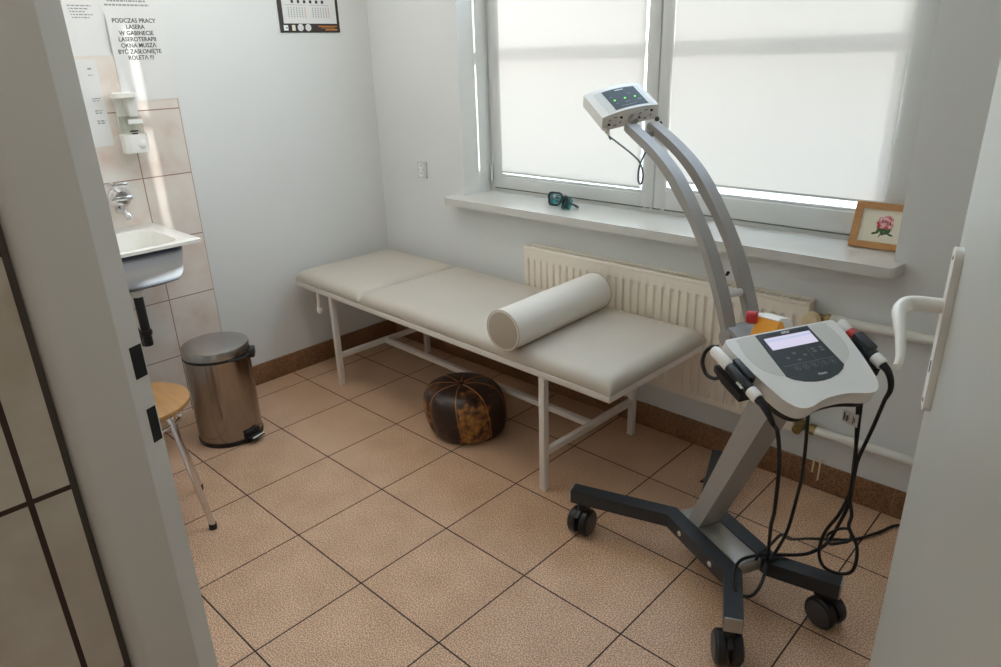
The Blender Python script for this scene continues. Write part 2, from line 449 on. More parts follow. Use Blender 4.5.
obj('keyhole', B().prism(rrect(.006, .018, .0029), .0098, .0106, DM @ Matrix.Translation((.052, hz - .09, 0))), M['hole'], door)
for q in (.068, -.142):
    obj('screw', B().cyl(DM @ V3((.052, hz + q, .009)), DM @ V3((.052, hz + q, .0108)), .003, 12), M['pvc_grey'], door)

# ------------------------------------------------------------------ window
FZ1, TZ = WZ1, 1.86
win = B().box((WX0, YF, SILL - .03), (.155, YF + .03, FZ1)).box((1.878, YF, SILL - .03), (WX1, YF + .03, FZ1)).box((.155, YF, FZ1 - .04), (1.878, YF + .03, FZ1)).box((.155, YF, SILL - .03), (1.878, YF + .03, SILL + .022)).box((.155, YF, TZ - .035), (1.878, YF + .03, TZ + .035))
window = struct('window_1', win, M['pvc'])
def sash(x0, x1, z0, z1, wl, wr, wb):
    s = B(); y0, y1 = YF - .012, YF + .006
    s.box((x0, y0, z0), (x0 + wl, y1, z1), .004).box((x1 - wr, y0, z0), (x1, y1, z1), .004)
    s.box((x0 + wl - .004, y0 + .0005, z0), (x1 - wr + .004, y1, z0 + wb), .004).box((x0 + wl - .004, y0 + .0005, z1 - .06), (x1 - wr + .004, y1, z1), .004)
    # glazing bead
    s.box((x0 + wl - .002, YF - .008, z0 + wb - .002), (x1 - wr + .002, YF - .002, z0 + wb + .012), .003)
    o = obj('sash', s, M['pvc'], window)
    obj('pane', B().box((x0 + wl, YF - .003, z0 + wb), (x1 - wr, YF + .000, z1 - .06)), M['glass'], o)
    return o
win_post = obj('post', B().box((.983, YF - .006, SILL + .02), (1.016, YF + .03, TZ - .03)), M['pvc'], window)
sash(.150, .996, SILL + .020, TZ - .03, .0585, .052, .052)
sash(1.002, 1.884, SILL + .020, TZ - .03, .051, .084, .072)
obj('added_daylight_pane', B().box((.15, YF + .012, TZ + .03), (1.88, YF + .016, FZ1 - .035)), M['glass'], window)  # unseen uncovered pane, added above the blinds to brighten the room
obj('seal', B().box((.146, YF - .003, SILL + .02), (.151, YF + .01, TZ - .03)).box((.15, YF - .0035, SILL + .014), (1.88, YF + .0, SILL + .021)), M['pvc_grey'], window)
for hx in (.143, ):
    obj('hinge', B().cyl((hx, YF - .014, SILL + .045), (hx, YF - .014, SILL + .12), .007, 14, bevel=.002), M['pvc'], window)
for cx_, cz in ((.955, SILL + .006), (.985, SILL + .006), (1.035, SILL + .012)):
    obj('drain_cap', B().box((cx_ - .008, YF - .004, cz - .002), (cx_ + .008, YF + .002, cz + .012), .002), M['pvc'], window)
obj('security_bar', B().cyl((WX0 - .25, .893, 1.416), (WX1 + .6, .893, 1.416), .025, 24).cyl((WX0 - .2, .86, 1.416), (WX0 - .2, .893, 1.416), .014, 12).cyl((WX1 + .55, .86, 1.416), (WX1 + .55, .893, 1.416), .014, 12), M['barpaint'], window)
# stone sill with rounded ends
so = []
def arc(cx, cy, r, a0, a1, n=6): return [(cx + r * math.cos(math.radians(a0 + (a1 - a0) * i / n)), cy + r * math.sin(math.radians(a0 + (a1 - a0) * i / n))) for i in range(n + 1)]
so += [(WX0, YF), (WX0, YW), (.068, YW)] + arc(.088, .592, .022, 180, 270) + arc(1.905, .592, .022, 270, 360) + [(1.937, YW), (WX1, YW), (WX1, YF)]
so[2] = (.066, YW)
obj('window_sill', B().prism(so, SILL - .031, SILL, bevel=.007, seg=3, ang=50), M['sill'], window)

# added wall blocking the low sun, added white floor to brighten the blind gap
struct('wall_sun_block', B().box((-1.0, 2.05, -.1), (5.2, 2.2, 1.12)), M['pvc'])
struct('floor_added_white', B().box((-1.0, YO, -.1), (5.2, 2.05, .2)), M['pvc'])

def blind(x0, x1, z0, label):
    t = thing('roller_blind', label, 'roller blind', ((x0 + x1) / 2, YF - .0155, z0), 0, 'roller blinds at the window')
    s = B(); bm = s.bm; n = 12
    for (ya, fl) in ((YF - .0155, 1),):
        vs = []
        for j in range(n + 1):
            z = z0 + .006 + (TZ - .09 - z0) * j / n
            vs.append([bm.verts.new((x0 + (x1 - x0) * i / 6, ya + .0006 * math.sin(i * 2.1 + j), z)) for i in range(7)])
        for j in range(n):
            for i in range(6): bm.faces.new((vs[j][i], vs[j][i + 1], vs[j + 1][i + 1], vs[j + 1][i]))
    obj('fabric', s, M['blind'], t)
    obj('hem_bar', B().box((x0, YF - .0185, z0), (x1, YF - .0125, z0 + .008), .002), M['pvc'], t)
    obj('roller_box', B().box((x0 - .03, YF - .055, TZ - .12), (x1 + .03, YF - .013, TZ - .065), .008), M['pvc'], t)
    return t
blind(.2099, .9385, .906, 'cream roller blind over the left window sash, behind the tilted scanner head')
blind(1.0547, 1.8080, .943, 'cream roller blind over the right window sash, above the framed rose picture')

# ------------------------------------------------------------------ radiator and pipes
rx0, rx1, rz0, rz1, ry0, ry1 = .530, 1.704, .213, .660, .592, .648
rad = thing('radiator', 'cream ribbed panel radiator under the window sill behind the treatment couch', 'radiator', ((rx0 + rx1) / 2, .62, rz0))
s = B(); n = 34
pts = []
pitch = (rx1 - rx0 - .03) / n
pts.append((rx0, 0)); pts.append((rx0 + .015, 0))
for i in range(n):
    a = rx0 + .015 + i * pitch
    pts += [(a + pitch * .14, 0), (a + pitch * .26, .010), (a + pitch * .48, .010), (a + pitch * .60, 0), (a + pitch * .8, -.0008)]
pts += [(rx1 - .015, 0), (rx1, 0)]
bm = s.bm
za, zb = rz0 + .035, rz1 - .055
rows = [(rz0, 0), (rz0 + .022, 0), (za + .012, 1), (zb - .012, 1), (zb + .008, 0), (rz1 - .008, 0)]
grid = [[bm.verts.new((x, ry0 + dy * k, z)) for x, dy in pts] for z, k in rows]
for r0, r1 in zip(grid, grid[1:]):
    for i in range(len(pts) - 1): bm.faces.new((r0[i], r0[i + 1], r1[i + 1], r1[i]))
s.box((rx0, ry0 + .008, rz0), (rx1, ry0 + .02, rz1 - .01))
s.box((rx0, ry1 - .012, rz0), (rx1, ry1, rz1 - .01))
obj('front_panel', s, M['radiator'], rad)
obj('side_cover', B().box((rx0 - .003, ry0 + .002, rz0 + .01), (rx0 + .003, ry1, rz1 + .001), .002), M['radiator'], rad)
obj('side_cover', B().box((rx1 - .003, ry0 + .002, rz0 + .01), (rx1 + .003, ry1, rz1 + .001), .002), M['radiator'], rad)
s = B().box((rx0, ry0 - .001, rz1 - .012), (rx1, ry0 + .012, rz1 + .002), .003).box((rx0, ry1 - .014, rz1 - .012), (rx1, ry1, rz1 + .002), .003)
obj('top_rim', s, M['radiator'], rad)
s = B()
k = int((rx1 - rx0 - .02) / .019)
for i in range(k): s.prism([(rx0 + .008 + i * .019, ry0 + .009), (rx0 + .016 + i * .019, ry0 + .009), (rx0 + .026 + i * .019, ry1 - .011), (rx0 + .018 + i * .019, ry1 - .011)], rz1 - .005, rz1 - .001)
obj('top_grille', s, M['radiator'], rad)
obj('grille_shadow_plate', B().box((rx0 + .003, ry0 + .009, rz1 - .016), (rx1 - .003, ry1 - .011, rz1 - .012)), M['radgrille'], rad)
obj('thermostat_head', B().cyl((1.722, .565, .612), (1.722, .602, .612), .026, 28, bevel=.008), M['thermo'], rad)
s = B().cyl((1.722, .60, .612), (1.722, .622, .612), .013, 16).cyl((rx1, .622, .612), (1.768, .622, .612), .012, 16)
obj('valve', s, M['brass'], rad)
obj('valve_nut', B().cyl((1.752, .622, .612), (1.772, .622, .612), .017, 6), M['brass'], rad)
s = B().cyl((rx1, .622, .232), (1.775, .622, .224), .012, 16).cyl((1.726, .575, .230), (1.726, .622, .230), .015, 12).ball((1.726, .622, .230), .019)
obj('return_valve', s, M['brass'], rad)
obj('valve_nut', B().cyl((1.750, .622, .226), (1.772, .622, .224), .018, 6), M['brass'], rad)
pg = 'white heating pipes beside the radiator'
for nm, z, lb in (('upper', .614, 'white heating pipe running right from the radiator thermostat to the door handle'), ('lower', .219, 'white heating pipe running low along the wall above the skirting by the door')):
    t = tag(obj('heating_pipe', B().cyl((1.768, .622, z + (.0 if nm == 'upper' else .004)), (2.94, .622, z), .0155, 20), M['pipe'], origin=(2.3, .622, z)), lb, 'pipe', pg)
    obj('pipe_clip', B().box((2.5, .615, z - .012), (2.52, YW + .004, z + .012)), M['pipe'], t)
for xx, za_, zb_ in ((1.775, .060, .112), (1.796, .035, .120)):
    obj('paint_drip', B().cyl((xx, YW - .0105, za_), (xx + .001, YW - .0105, zb_), .003, 8), M['thermo'], skirt)

# socket on the window wall
t = thing('wall_socket', 'small white wall socket left of the window above the treatment couch', 'socket', (-.15, YW, .91))
SM = basis((-.15, YW, .912), (1, 0, 0), (0, 0, 1), (0, -1, 0))
obj('socket_plate', B().prism(rrect(.062, .078, .008), 0, .009, SM, .003), M['pvc'], t)
for q in (.017, -.017):
    obj('socket_insert', B().lathe([(0, .0086), (.0165, .0086), (.0165, .0105), (.014, .0105), (.0125, .0095), (0, .0095)], SM @ Matrix.Translation((-.004, q, 0)), 24), M['casing'], t)
    s = B()
    for a in (-.005, .005): s.cyl(SM @ V3((-.004 + a, q, .009)), SM @ V3((-.004 + a, q, .0102)), .0022, 8)
    obj('socket_hole', s, M['hole'], t)

# ------------------------------------------------------------------ treatment couch
BO = V3((-.423, .064, 0)); ba = math.radians(-1.7)
bed = thing('treatment_couch', 'beige padded treatment couch on a white steel frame along the window wall', 'treatment couch', BO, ba)
BM = WM[bed.name]
LB, WB_, FB0, FB1 = 1.80, .553, .435, .456
def bq(x, y, z): return BM @ V3((x, y, z))
s = B()
for lo, hi in (((0, 0, FB0), (LB, .025, FB1)), ((0, WB_ - .025, FB0), (LB, WB_, FB1)), ((0, .025, FB0), (.025, WB_ - .025, FB1)), ((LB - .025, .025, FB0), (LB, WB_ - .025, FB1)), ((.55, .025, FB0), (.575, WB_ - .025, FB1)), ((1.2, .025, FB0), (1.225, WB_ - .025, FB1))):
    s.box(lo, hi, .002, BM)
obj('bed_frame', s, M['bedframe'], bed)
x1, x2 = .250, 1.506
for x in (x1, x2):
    for y in (.010, WB_ - .030):
        obj('leg', B().box((x, y, .004), (x + .025, y + .025, FB0), .003, BM), M['bedframe'], bed)
    obj('cross_bar', B().box((x + .001, .034, .133), (x + .024, WB_ - .030, .156), .003, BM), M['bedframe'], bed)
for x in (x1, x2):
    for y in (.010, WB_ - .030):
        obj('leg_foot', B().box((x - .001, y - .001, 0), (x + .026, y + .026, .008), .001, BM), M['bedframe'], bed)
obj('stretcher', B().box((x1 + .023, .272, .133), (x2 + .002, .295, .156), .003, BM), M['bedframe'], bed)
obj('blue_sticker', B().box((x2 + .0015, .075, .142), (x2 + .0035, .105, .152), mtx=BM), M['bluetag'], bed)['label'] = 'small blue sticker'
def pad(name, x0, x1, thick=.058, tilt=0):
    """stuffed cushion: rounded edges and a slightly crowned top"""
    s = B(); bm = s.bm; n, m_ = 28, 18
    z0 = FB1 - .001; rad_ = .042
    top, bot = [], []
    def prof(t, w):
        d = min(t, w - t)
        return math.sqrt(max(0, 1 - (1 - min(1, d / rad_)) ** 2)) if d < rad_ else 1
    us = [0, .0015, .005, .011, .019, .03, .042]
    def ax(w):
        r = us + [.042 + (w - .084) * i / 12 for i in range(1, 12)] + [w - u for u in us[::-1]]
        return r
    X, Y = ax(x1 - x0), ax(WB_)
    for x in X:
        top.append([]); bot.append([])
        for y in Y:
            e = min(prof(x, x1 - x0), prof(y, WB_)) if True else 1
            px, py = prof(x, x1 - x0), prof(y, WB_)
            h = (px * py) ** .8
            crown = .006 * math.sin(PI * x / (x1 - x0)) * math.sin(PI * y / WB_)
            # pulled seam corners
            top[-1].append(bm.verts.new(BM @ V3((x0 + x, y, z0 + .008 + (thick - .014) * h + crown))))
            bot[-1].append(bm.verts.new(BM @ V3((x0 + min(max(x, .004), x1 - x0 - .004), min(max(y, .004), WB_ - .004), z0))))
    nx, ny = len(X), len(Y)
    for i in range(nx - 1):
        for j in range(ny - 1):
            bm.faces.new((top[i][j], top[i + 1][j], top[i + 1][j + 1], top[i][j + 1]))
            bm.faces.new((bot[i][j], bot[i][j + 1], bot[i + 1][j + 1], bot[i + 1][j]))
    ring = [(i, 0) for i in range(nx)] + [(nx - 1, j) for j in range(1, ny)] + [(i, ny - 1) for i in range(nx - 2, -1, -1)] + [(0, j) for j in range(ny - 2, 0, -1)]
    for a, b in zip(ring, ring[1:] + ring[:1]):
        bm.faces.new((bot[a[0]][a[1]], bot[b[0]][b[1]], top[b[0]][b[1]], top[a[0]][a[1]]))
    bmesh.ops.remove_doubles(bm, verts=bm.verts, dist=.0002)
    bmesh.ops.recalc_face_normals(bm, faces=bm.faces)
    return obj(name, s, M['vinyl'], bed, sharp=60)
pad('head_pad', -.002, .507)
pad('main_pad', .512, LB + .002)
hk = [(.180, .004, .44), (.180, .002, .39), (.182, -.004, .362), (.191, -.006, .350), (.201, -.006, .356), (.202, -.006, .366)]
obj('hook', B().tube([bq(*p) for p in smooth_path(hk, 6)], .0082, 10), M['bedframe'], bed)

# bolster lying across the couch
a, b = V3((.963, -.004, .5695)), V3((.957, .512, .5715)); R_ = .0705
bol = thing('bolster', 'beige vinyl cylinder bolster lying across the treatment couch', 'bolster', (.965, .26, .509))
s = B(); Lb = (b - a).length
s.lathe([(R_ - .003, .0), (R_, .004), (R_ + .0008, Lb * .5), (R_, Lb - .004), (R_ - .003, Lb)], frame_along(a, b), 56)
obj('bolster_cover', s, M['bolster'], bol)
for p, q in ((a, b), (b, a)):
    obj('end_cap', B().lathe([(0, -.004), (R_ * .7, -.0035), (R_ - .003, .0012), (R_ - .003, .01)], frame_along(p, q), 56), M['vinyl_end'], bol)
    Fm = frame_along(p, q)
    obj('piping', B().tube([Fm @ V3((R_ * math.cos(2 * PI * i / 48), R_ * math.sin(2 * PI * i / 48), .001)) for i in range(48)], .0012, 6, closed=True), M['vinyl_end'], bol)

# ------------------------------------------------------------------ leather pouf
PC = V3((.584, .160, 0)); PRx = .163
pouf = thing('leather_pouf', 'round worn brown leather pouf on the floor tiles under the treatment couch', 'pouf', PC)
hp = .212
prof = [(0, .0), (.10, .0), (.134, .007), (.152, .028), (.160, .064), (.163, .104), (.160, .142), (.149, .175), (.122, .197), (.078, .207), (.03, .2065), (0, .203)]
pp = smooth_path([(r, 0, z) for r, z in prof], 3)
TP = Matrix.Translation(PC) @ Matrix(((1, 0, -.09, .010), (0, 1, -.10, .010), (0, 0, 1, 0), (0, 0, 0, 1))) @ Matrix.Rotation(math.radians(-8), 4, 'Z')
def pr_r(ang, r, z):
    k = abs(math.sin(ang * 4))          # eight gores, pinched at the seams
    f = 1 - .03 * (1 - k) ** 3 * min(1, r / .06)
    return V3((r * f * math.cos(ang), r * f * math.sin(ang), z))
s = B(); bm = s.bm; SEG = 96
rings = []
for q in pp:
    if q.x < 1e-5: rings.append([bm.verts.new(TP @ V3((0, 0, q.z)))])
    else: rings.append([bm.verts.new(TP @ pr_r(2 * PI * k / SEG, q.x, q.z)) for k in range(SEG)])
for A_, B_ in zip(rings, rings[1:]):
    for k in range(SEG):
        k2 = (k + 1) % SEG
        if len(A_) == 1: bm.faces.new((A_[0], B_[k2], B_[k]))
        elif len(B_) == 1: bm.faces.new((A_[k], A_[k2], B_[0]))
        else: bm.faces.new((A_[k], A_[k2], B_[k2], B_[k]))
bmesh.ops.recalc_face_normals(bm, faces=bm.faces)
body = obj('leather_cover', s, M['leather'], pouf, sharp=80)
me = body.data; at = me.attributes.new('wear', 'FLOAT', 'POINT')
for i, v in enumerate(me.vertices):      # some gores are rubbed pale, others stay dark
    ang = (math.atan2(v.co.y, v.co.x) + math.radians(8)) % (2 * PI)
    g = int(ang // (PI / 4))
    at.data[i].value = [-.1, .1, .1, .3, .5, .95, -.3, 1.15][g] * min(1, math.hypot(v.co.x, v.co.y) / .12) * (1.0 if v.co.z < .17 else .35)
s = B()
for g in range(8):
    a_ = g * PI / 4
    s.tube([TP @ (pr_r(a_, q.x, q.z) * 1.0) for q in pp[3:-2]], .0024, 6)
obj('seam', s, M['seam'], pouf)
obj('centre_button', B().ball(TP @ V3((0, 0, .205)), .012, 14, (1, 1, .4)), M['leather'], pouf)

# ------------------------------------------------------------------ pedal bin
BC = V3((-.128, -.486, 0)); br = .122; bh = .358
bin_ = thing('pedal_bin', 'round polished steel pedal bin with a domed lid beside the sink', 'bin', BC)
TB = Matrix.Translation(BC)
obj('bin_body', B().lathe([(br - .004, .016), (br, .02), (br, bh - .004), (br - .004, bh)], TB, 64), M['steel'], bin_)
obj('base_ring', B().lathe([(br - .006, 0), (br + .002, 0), (br + .003, .006), (br + .002, .018), (br - .006, .018)], TB, 64), M['black'], bin_)
obj('black_band', B().lathe([(br - .005, bh - .002), (br + .003, bh - .002), (br + .004, bh + .002), (br + .003, bh + .006), (br - .005, bh + .006)], TB, 64), M['black'], bin_)
obj('lid', B().lathe([(br + .001, bh + .006), (br + .003, bh + .008), (br + .003, bh + .034), (br + .001, bh + .039), (br - .005, bh + .041), (br * .6, bh + .044), (0, bh + .045)], TB, 64), M['steel_lid'], bin_)
pdv = V3((.70, -.45, 0)).normalized(); pa = math.atan2(.30, .85)
PM = TB @ Matrix.Rotation(math.radians(14), 4, 'Z')
s = B().box((br - .01, -.030, .022), (br + .042, .030, .03), .003, PM).box((br - .01, -.034, .004), (br + .012, .034, .05), .004, PM)
obj('pedal', s, M['black'], bin_)
obj('pedal_grip', B().box((br + .036, -.028, .029), (br + .043, .028, .032), .001, PM), M['casing_grey'], bin_)
HM = TB @ Matrix.Rotation(math.radians(58), 4, 'Z')
s = B().box((br - .008, -.028, bh - .03), (br + .020, .028, bh + .004), .005, HM)
obj('lid_hinge', s, M['black'], bin_)
hd = [(br + .003, a2) for a2 in range(-64, 65, 8)]
s = B().tube([HM @ V3(((br + .006) * math.cos(math.radians(a2)), (br + .006) * math.sin(math.radians(a2)), bh + .002 - .012 * math.cos(math.radians(a2 * 1.4)))) for _, a2 in hd], .0045, 10)
obj('carry_handle', s, M['black'], bin_)

# ------------------------------------------------------------------ stool
SC = V3((.262, -.922, 0))
st = thing('stool', 'round wooden stool with bent chrome legs half hidden behind the door frame', 'stool', SC)
TS = Matrix.Translation(SC)
obj('seat', B().lathe([(0, .416), (.140, .416), (.151, .420), (.156, .427), (.154, .436), (.146, .440), (0, .441)], TS, 56), M['seatwood'], st)
for k in range(4):
    a_ = math.radians(29 + 90 * k)
    c_, s_ = math.cos(a_), math.sin(a_)
    pts = [(.02, .409), (.085, .408), (.108, .400), (.120, .37), (.148, .21), (.186, .012)]
    leg = obj('leg', B().tube([SC + V3((r * c_, r * s_, z)) for r, _, z in smooth_path([(r, 0, z) for r, z in pts], 6)], .0105, 14), M['chrome'], st)
    obj('rubber_foot', B().cyl(SC + V3((.184 * c_, .184 * s_, 0)), SC + V3((.1855 * c_, .1855 * s_, .02)), .0125, 14), M['rubber'], leg)
obj('ring', B().tube([SC + V3((.116 * math.cos(2 * PI * i / 40), .116 * math.sin(2 * PI * i / 40), .372)) for i in range(40)], .006, 8, closed=True), M['chrome'], st)

# ------------------------------------------------------------------ sink on the left wall
ZR = .832
SW0, SW1, SX = -1.02, -.497, -.035
sink = thing('sink', 'enamel wall sink with white rim and pale blue basin in front of beige tiles', 'sink', (XL + .2, -.75, .6))
s = B(); bm = s.bm
def loop(x0, x1, y0, y1, r, z, n=6):
    cx, cy = (x0 + x1) / 2, (y0 + y1) / 2
    return [bm.verts.new((cx + a, cy + b_, z)) for a, b_ in rrect(x1 - x0, y1 - y0, r, n)]
x0 = XL + .007
loops = [loop(x0 + .01, SX - .012, SW0 + .012, SW1 - .012, .012, ZR - .016), loop(x0, SX, SW0, SW1, .008, ZR - .014), loop(x0, SX, SW0, SW1, .008, ZR - .003), loop(x0 + .004, SX - .006, SW0 + .006, SW1 - .006, .008, ZR),
         loop(x0 + .09, SX - .040, SW0 + .05, SW1 - .058, .055, ZR - .004), loop(x0 + .095, SX - .046, SW0 + .056, SW1 - .064, .055, ZR - .016), loop(x0 + .11, SX - .06, SW0 + .08, SW1 - .082, .05, ZR - .11), loop(x0 + .14, SX - .09, SW0 + .12, SW1 - .12, .04, ZR - .142)]
for A_, B_ in zip(loops, loops[1:]):
    for k in range(len(A_)): bm.faces.new((A_[k], A_[(k + 1) % len(A_)], B_[(k + 1) % len(A_)], B_[k]))
bm.faces.new(loops[-1])
obj('rim', s, M['enamel'], sink)
s = B(); bm = s.bm
loops = [loop(x0 + .06, SX - .028, SW0 + .03, SW1 - .044, .05, ZR - .015), loop(x0 + .066, SX - .032, SW0 + .036, SW1 - .046, .05, ZR - .05), loop(x0 + .075, SX - .040, SW0 + .05, SW1 - .054, .05, ZR - .118), loop(x0 + .085, SX - .053, SW0 + .06, SW1 - .066, .045, ZR - .145), loop(x0 + .11, SX - .083, SW0 + .1, SW1 - .1, .04, ZR - .158)]
for A_, B_ in zip(loops, loops[1:]):
    for k in range(len(A_)): bm.faces.new((A_[k], A_[(k + 1) % len(A_)], B_[(k + 1) % len(A_)], B_[k]))
bm.faces.new(loops[-1])
bmesh.ops.recalc_face_normals(bm, faces=bm.faces)
obj('basin', s, M['enamelside'], sink)
obj('overflow_hole', B().cyl((SX - .16, SW1 - .046, ZR - .045), (SX - .16, SW1 - .0435, ZR - .045), .005, 12), M['hole'], sink)
px_, py_ = -.30, -.665
s = B().cyl((px_, py_, .60), (px_, py_, .685), .019, 18).cyl((px_, py_, .606), (px_, py_, .624), .024, 18)
obj('drain_pipe', s, M['casing'], sink)
s = B().cyl((px_, py_, .40), (px_, py_, .606), .017, 18, bevel=.006).cyl((px_, py_, .445), (px_, py_, .465), .022, 18, bevel=.004).tube(smooth_path([(px_, py_, .42), (px_ - .05, py_, .40), (px_ - .11, py_, .43), (XL + .006, py_, .45)], 6), .016, 14)
obj('trap', s, M['black'], sink)

tap = thing('wall_tap', 'chrome wall mixer tap on the beige tiles above the sink', 'tap', (XL, -.6, .93))
WLM = basis((XL + .006, 0, 0), (0, 1, 0), (0, 0, 1), (1, 0, 0))      # on the tiled wall: x = along y, y = up, z = out
TT = WLM @ Matrix.Translation((-.598, .945, 0))
obj('mixer_plate', B().lathe([(0, 0), (.043, 0), (.043, .005), (.039, .012), (.033, .018), (.031, .028), (.026, .034), (0, .036)], TT, 40), M['chrome'], tap)
s = B().box((-.040, -.008, .022), (.036, .008, .044), .005, TT)
obj('lever', s, M['chrome'], tap)
s = B().tube([WLM @ V3(p) for p in smooth_path([(-.612, .897, 0), (-.612, .897, .03), (-.608, .896, .055), (-.604, .888, .074), (-.602, .872, .080)], 6)], .012, 16)
obj('spout', s, M['chrome'], tap)
s = B().cyl(WLM @ V3((-.62, 1.0, 0)), WLM @ V3((-.62, 1.0, .05)), .007, 14).box((-.63, .994, .045), (-.575, 1.004, .055), .003, WLM)
tag(obj('towel_hook', s, M['chrome']), 'small chrome hook on the beige tiles above the mixer tap', 'hook')

# soap dispenser
sd = thing('soap_dispenser', 'white and clear wall soap dispenser on the tiles above the sink', 'soap dispenser', (XL, -.49, 1.1))
DMx = WLM @ Matrix.Translation((-.512, 1.200, .0)) @ Matrix.Scale(.92, 4)
obj('backplate', B().prism([(-.03, -.075), (.03, -.075), (.034, .13), (-.034, .13)], 0, .012, DMx, .003), M['soapwhite'], sd)
obj('lid', B().prism(rrect(.094, .07, .02, 6), -.008, .008, DMx @ Matrix.Translation((-.006, .118, .045)) @ Matrix.Rotation(-PI / 2, 4, 'X'), .004), M['soapwhite'], sd)
obj('neck', B().box((.0, .035, .01), (.036, .11, .05), .006, DMx), M['soapwhite'], sd)
obj('bottle', B().prism(rrect(.078, .056, .016, 5), -.05, .038, DMx @ Matrix.Translation((.0, .0, .045)) @ Matrix.Rotation(-PI / 2, 4, 'X'), .004), M['clear'], sd)
obj('bottle_label', B().box((-.02, .010, .0735), (.036, .028, .0745), 0, DMx), M['sticker'], sd)
obj('label_print', B().box((-.02, -.02, .0735), (.012, -.014, .0743), 0, DMx).box((-.014, -.038, .0735), (.008, -.024, .0743), 0, DMx), M['ink'], sd)
obj('lower_shell', B().prism(rrect(.096, .074, .026, 7), -.038, .034, DMx @ Matrix.Translation((.0, -.064, .042)) @ Matrix.Rotation(-PI / 2, 4, 'X'), .012, 3), M['soapwhite'], sd)
obj('push_button', B().ball(DMx @ V3((.016, -.07, .078)), .016, 20, (.5, 1, 1)), M['soapwhite'], sd)

# ------------------------------------------------------------------ papers and calendar on the left wall
WPM = basis((XL, 0, 0), (0, 1, 0), (0, 0, 1), (1, 0, 0))
def paper(y0, y1, z0, z1, label, off=.007, cat='notice', skew=0.):
    o = obj('paper_notice', B().prism([(y0, z0), (y1, z0), (y1 + skew, z1), (y0 + skew, z1)], off, off + .0006, WPM), M['paper'])
    tag(o, label, cat, 'paper notices on the left wall')
    return o
def smallprint(parent, rows, off, seed):
    r = random.Random(seed)
    for (y0, y1, z, h) in rows:
        s = B(); y = y0
        while y < y1:
            w_ = r.uniform(.004, .014); s.box((y, z, off + .0005), (min(y + w_, y1), z + h, off + .0010), 0, WPM); y += w_ + .003
        obj('text_line', s, M['inkgrey'], parent)
n1 = paper(-.507, -.303, 1.285, 1.586, 'white laminated notice printed in large capitals about covering the windows', .0075)
text('printed_text', ['PODCZAS PRACY', 'LASERA', 'W GABINECIE', 'LASEROTERAPII', 'OKNA MUSZĄ', 'BYĆ ZASŁONIĘTE', 'ROLETĄ !!!'], .0205,
     WPM @ Matrix.Translation((-.411, 1.5545, .0083)), M['ink'], n1, bold=.016, squeeze=.95, space=1.02)
n2 = paper(-.52, -.315, 1.592, 1.885, 'white laminated notice with lines of text directly above the large capitals notice', .0005)
smallprint(n2, [(-.488, -.355, 1.6235, .006), (-.500, -.345, 1.610, .006)] + [(-.49, -.34, 1.66 + .03 * i, .006) for i in range(6)], .0005, 3)
n3 = paper(-.735, -.528, 1.447, 1.745, 'white notice with small print higher up beside the door frame', .0005)
smallprint(n3, [(-.622 + .002 * i, -.545 - .012 * (i % 3), 1.606 - .0095 * i, .004) for i in range(5)] + [(-.70, -.55, 1.64 + .02 * i, .005) for i in range(4)], .0005, 5)
n4 = paper(-.74, -.572, 1.135, 1.435, 'narrow white sheet with sparse small print on the tiles left of the soap dispenser', .0065)
smallprint(n4, [(-.605, -.590, 1.40, .006), (-.607, -.592, 1.38, .003), (-.612, -.585, 1.30, .004), (-.612, -.59, 1.293, .003), (-.612, -.585, 1.258, .004), (-.612, -.588, 1.25, .004), (-.612, -.584, 1.222, .005), (-.612, -.586, 1.214, .005)], .0065, 6)

cal = thing('wall_calendar', 'dark brown wall calendar with white month pages on the left wall', 'calendar', (XL, .335, 1.52))
obj('backing_card', B().box((.186, 1.520, .001), (.487, 2.02, .0035), 0, WPM), M['calboard'], cal)
obj('month_page', B().box((.206, 1.556, .0035), (.472, 1.70, .0055), 0, WPM), M['paper'], cal)
obj('upper_page', B().box((.206, 1.705, .0035), (.472, 1.99, .0055), 0, WPM), M['paper'], cal)
for blk in (.232, .352):
    s = B(); s2 = B()
    for c in range(7):
        for r in range(5):
            (s2 if c == 6 else s).box((blk + c * .0135, 1.580 + r * .0085, .0055), (blk + c * .0135 + .004, 1.586 + r * .0085, .0058), 0, WPM)
    s.box((blk - .01, 1.628, .0055), (blk + .085, 1.6295, .0058), 0, WPM)
    obj('date_print', s, M['inkgrey'], cal); obj('sunday_print', s2, M['calred'], cal)
s3 = B()
for c in range(6): s3.box((.25 + c * .03, 1.636, .0055), (.262 + c * .03, 1.648, .0058), 0, WPM)
obj('heading_print', s3, M['ink'], cal)
obj('logo_square', B().box((.203, 1.528, .0035), (.224, 1.549, .004), 0, WPM), M['white'], cal)
obj('logo_dot', B().box((.214, 1.536, .004), (.221, 1.542, .0043), 0, WPM), M['calblue'], cal)
obj('logo_panel', B().box((.243, 1.528, .0035), (.259, 1.550, .004), 0, WPM), M['canvas'], cal)
for yy in (.285, .323): obj('logo_disc', B().cyl(WPM @ V3((yy, 1.540, .0035)), WPM @ V3((yy, 1.540, .0042)), .0145, 28), M['paper'], cal)
s = B().box((.375, 1.543, .0035), (.472, 1.547, .004), 0, WPM).box((.388, 1.5375, .0035), (.462, 1.540, .004), 0, WPM).box((.41, 1.529, .0035), (.472, 1.5345, .004), 0, WPM)
obj('orange_print', s, M['calorange'], cal)

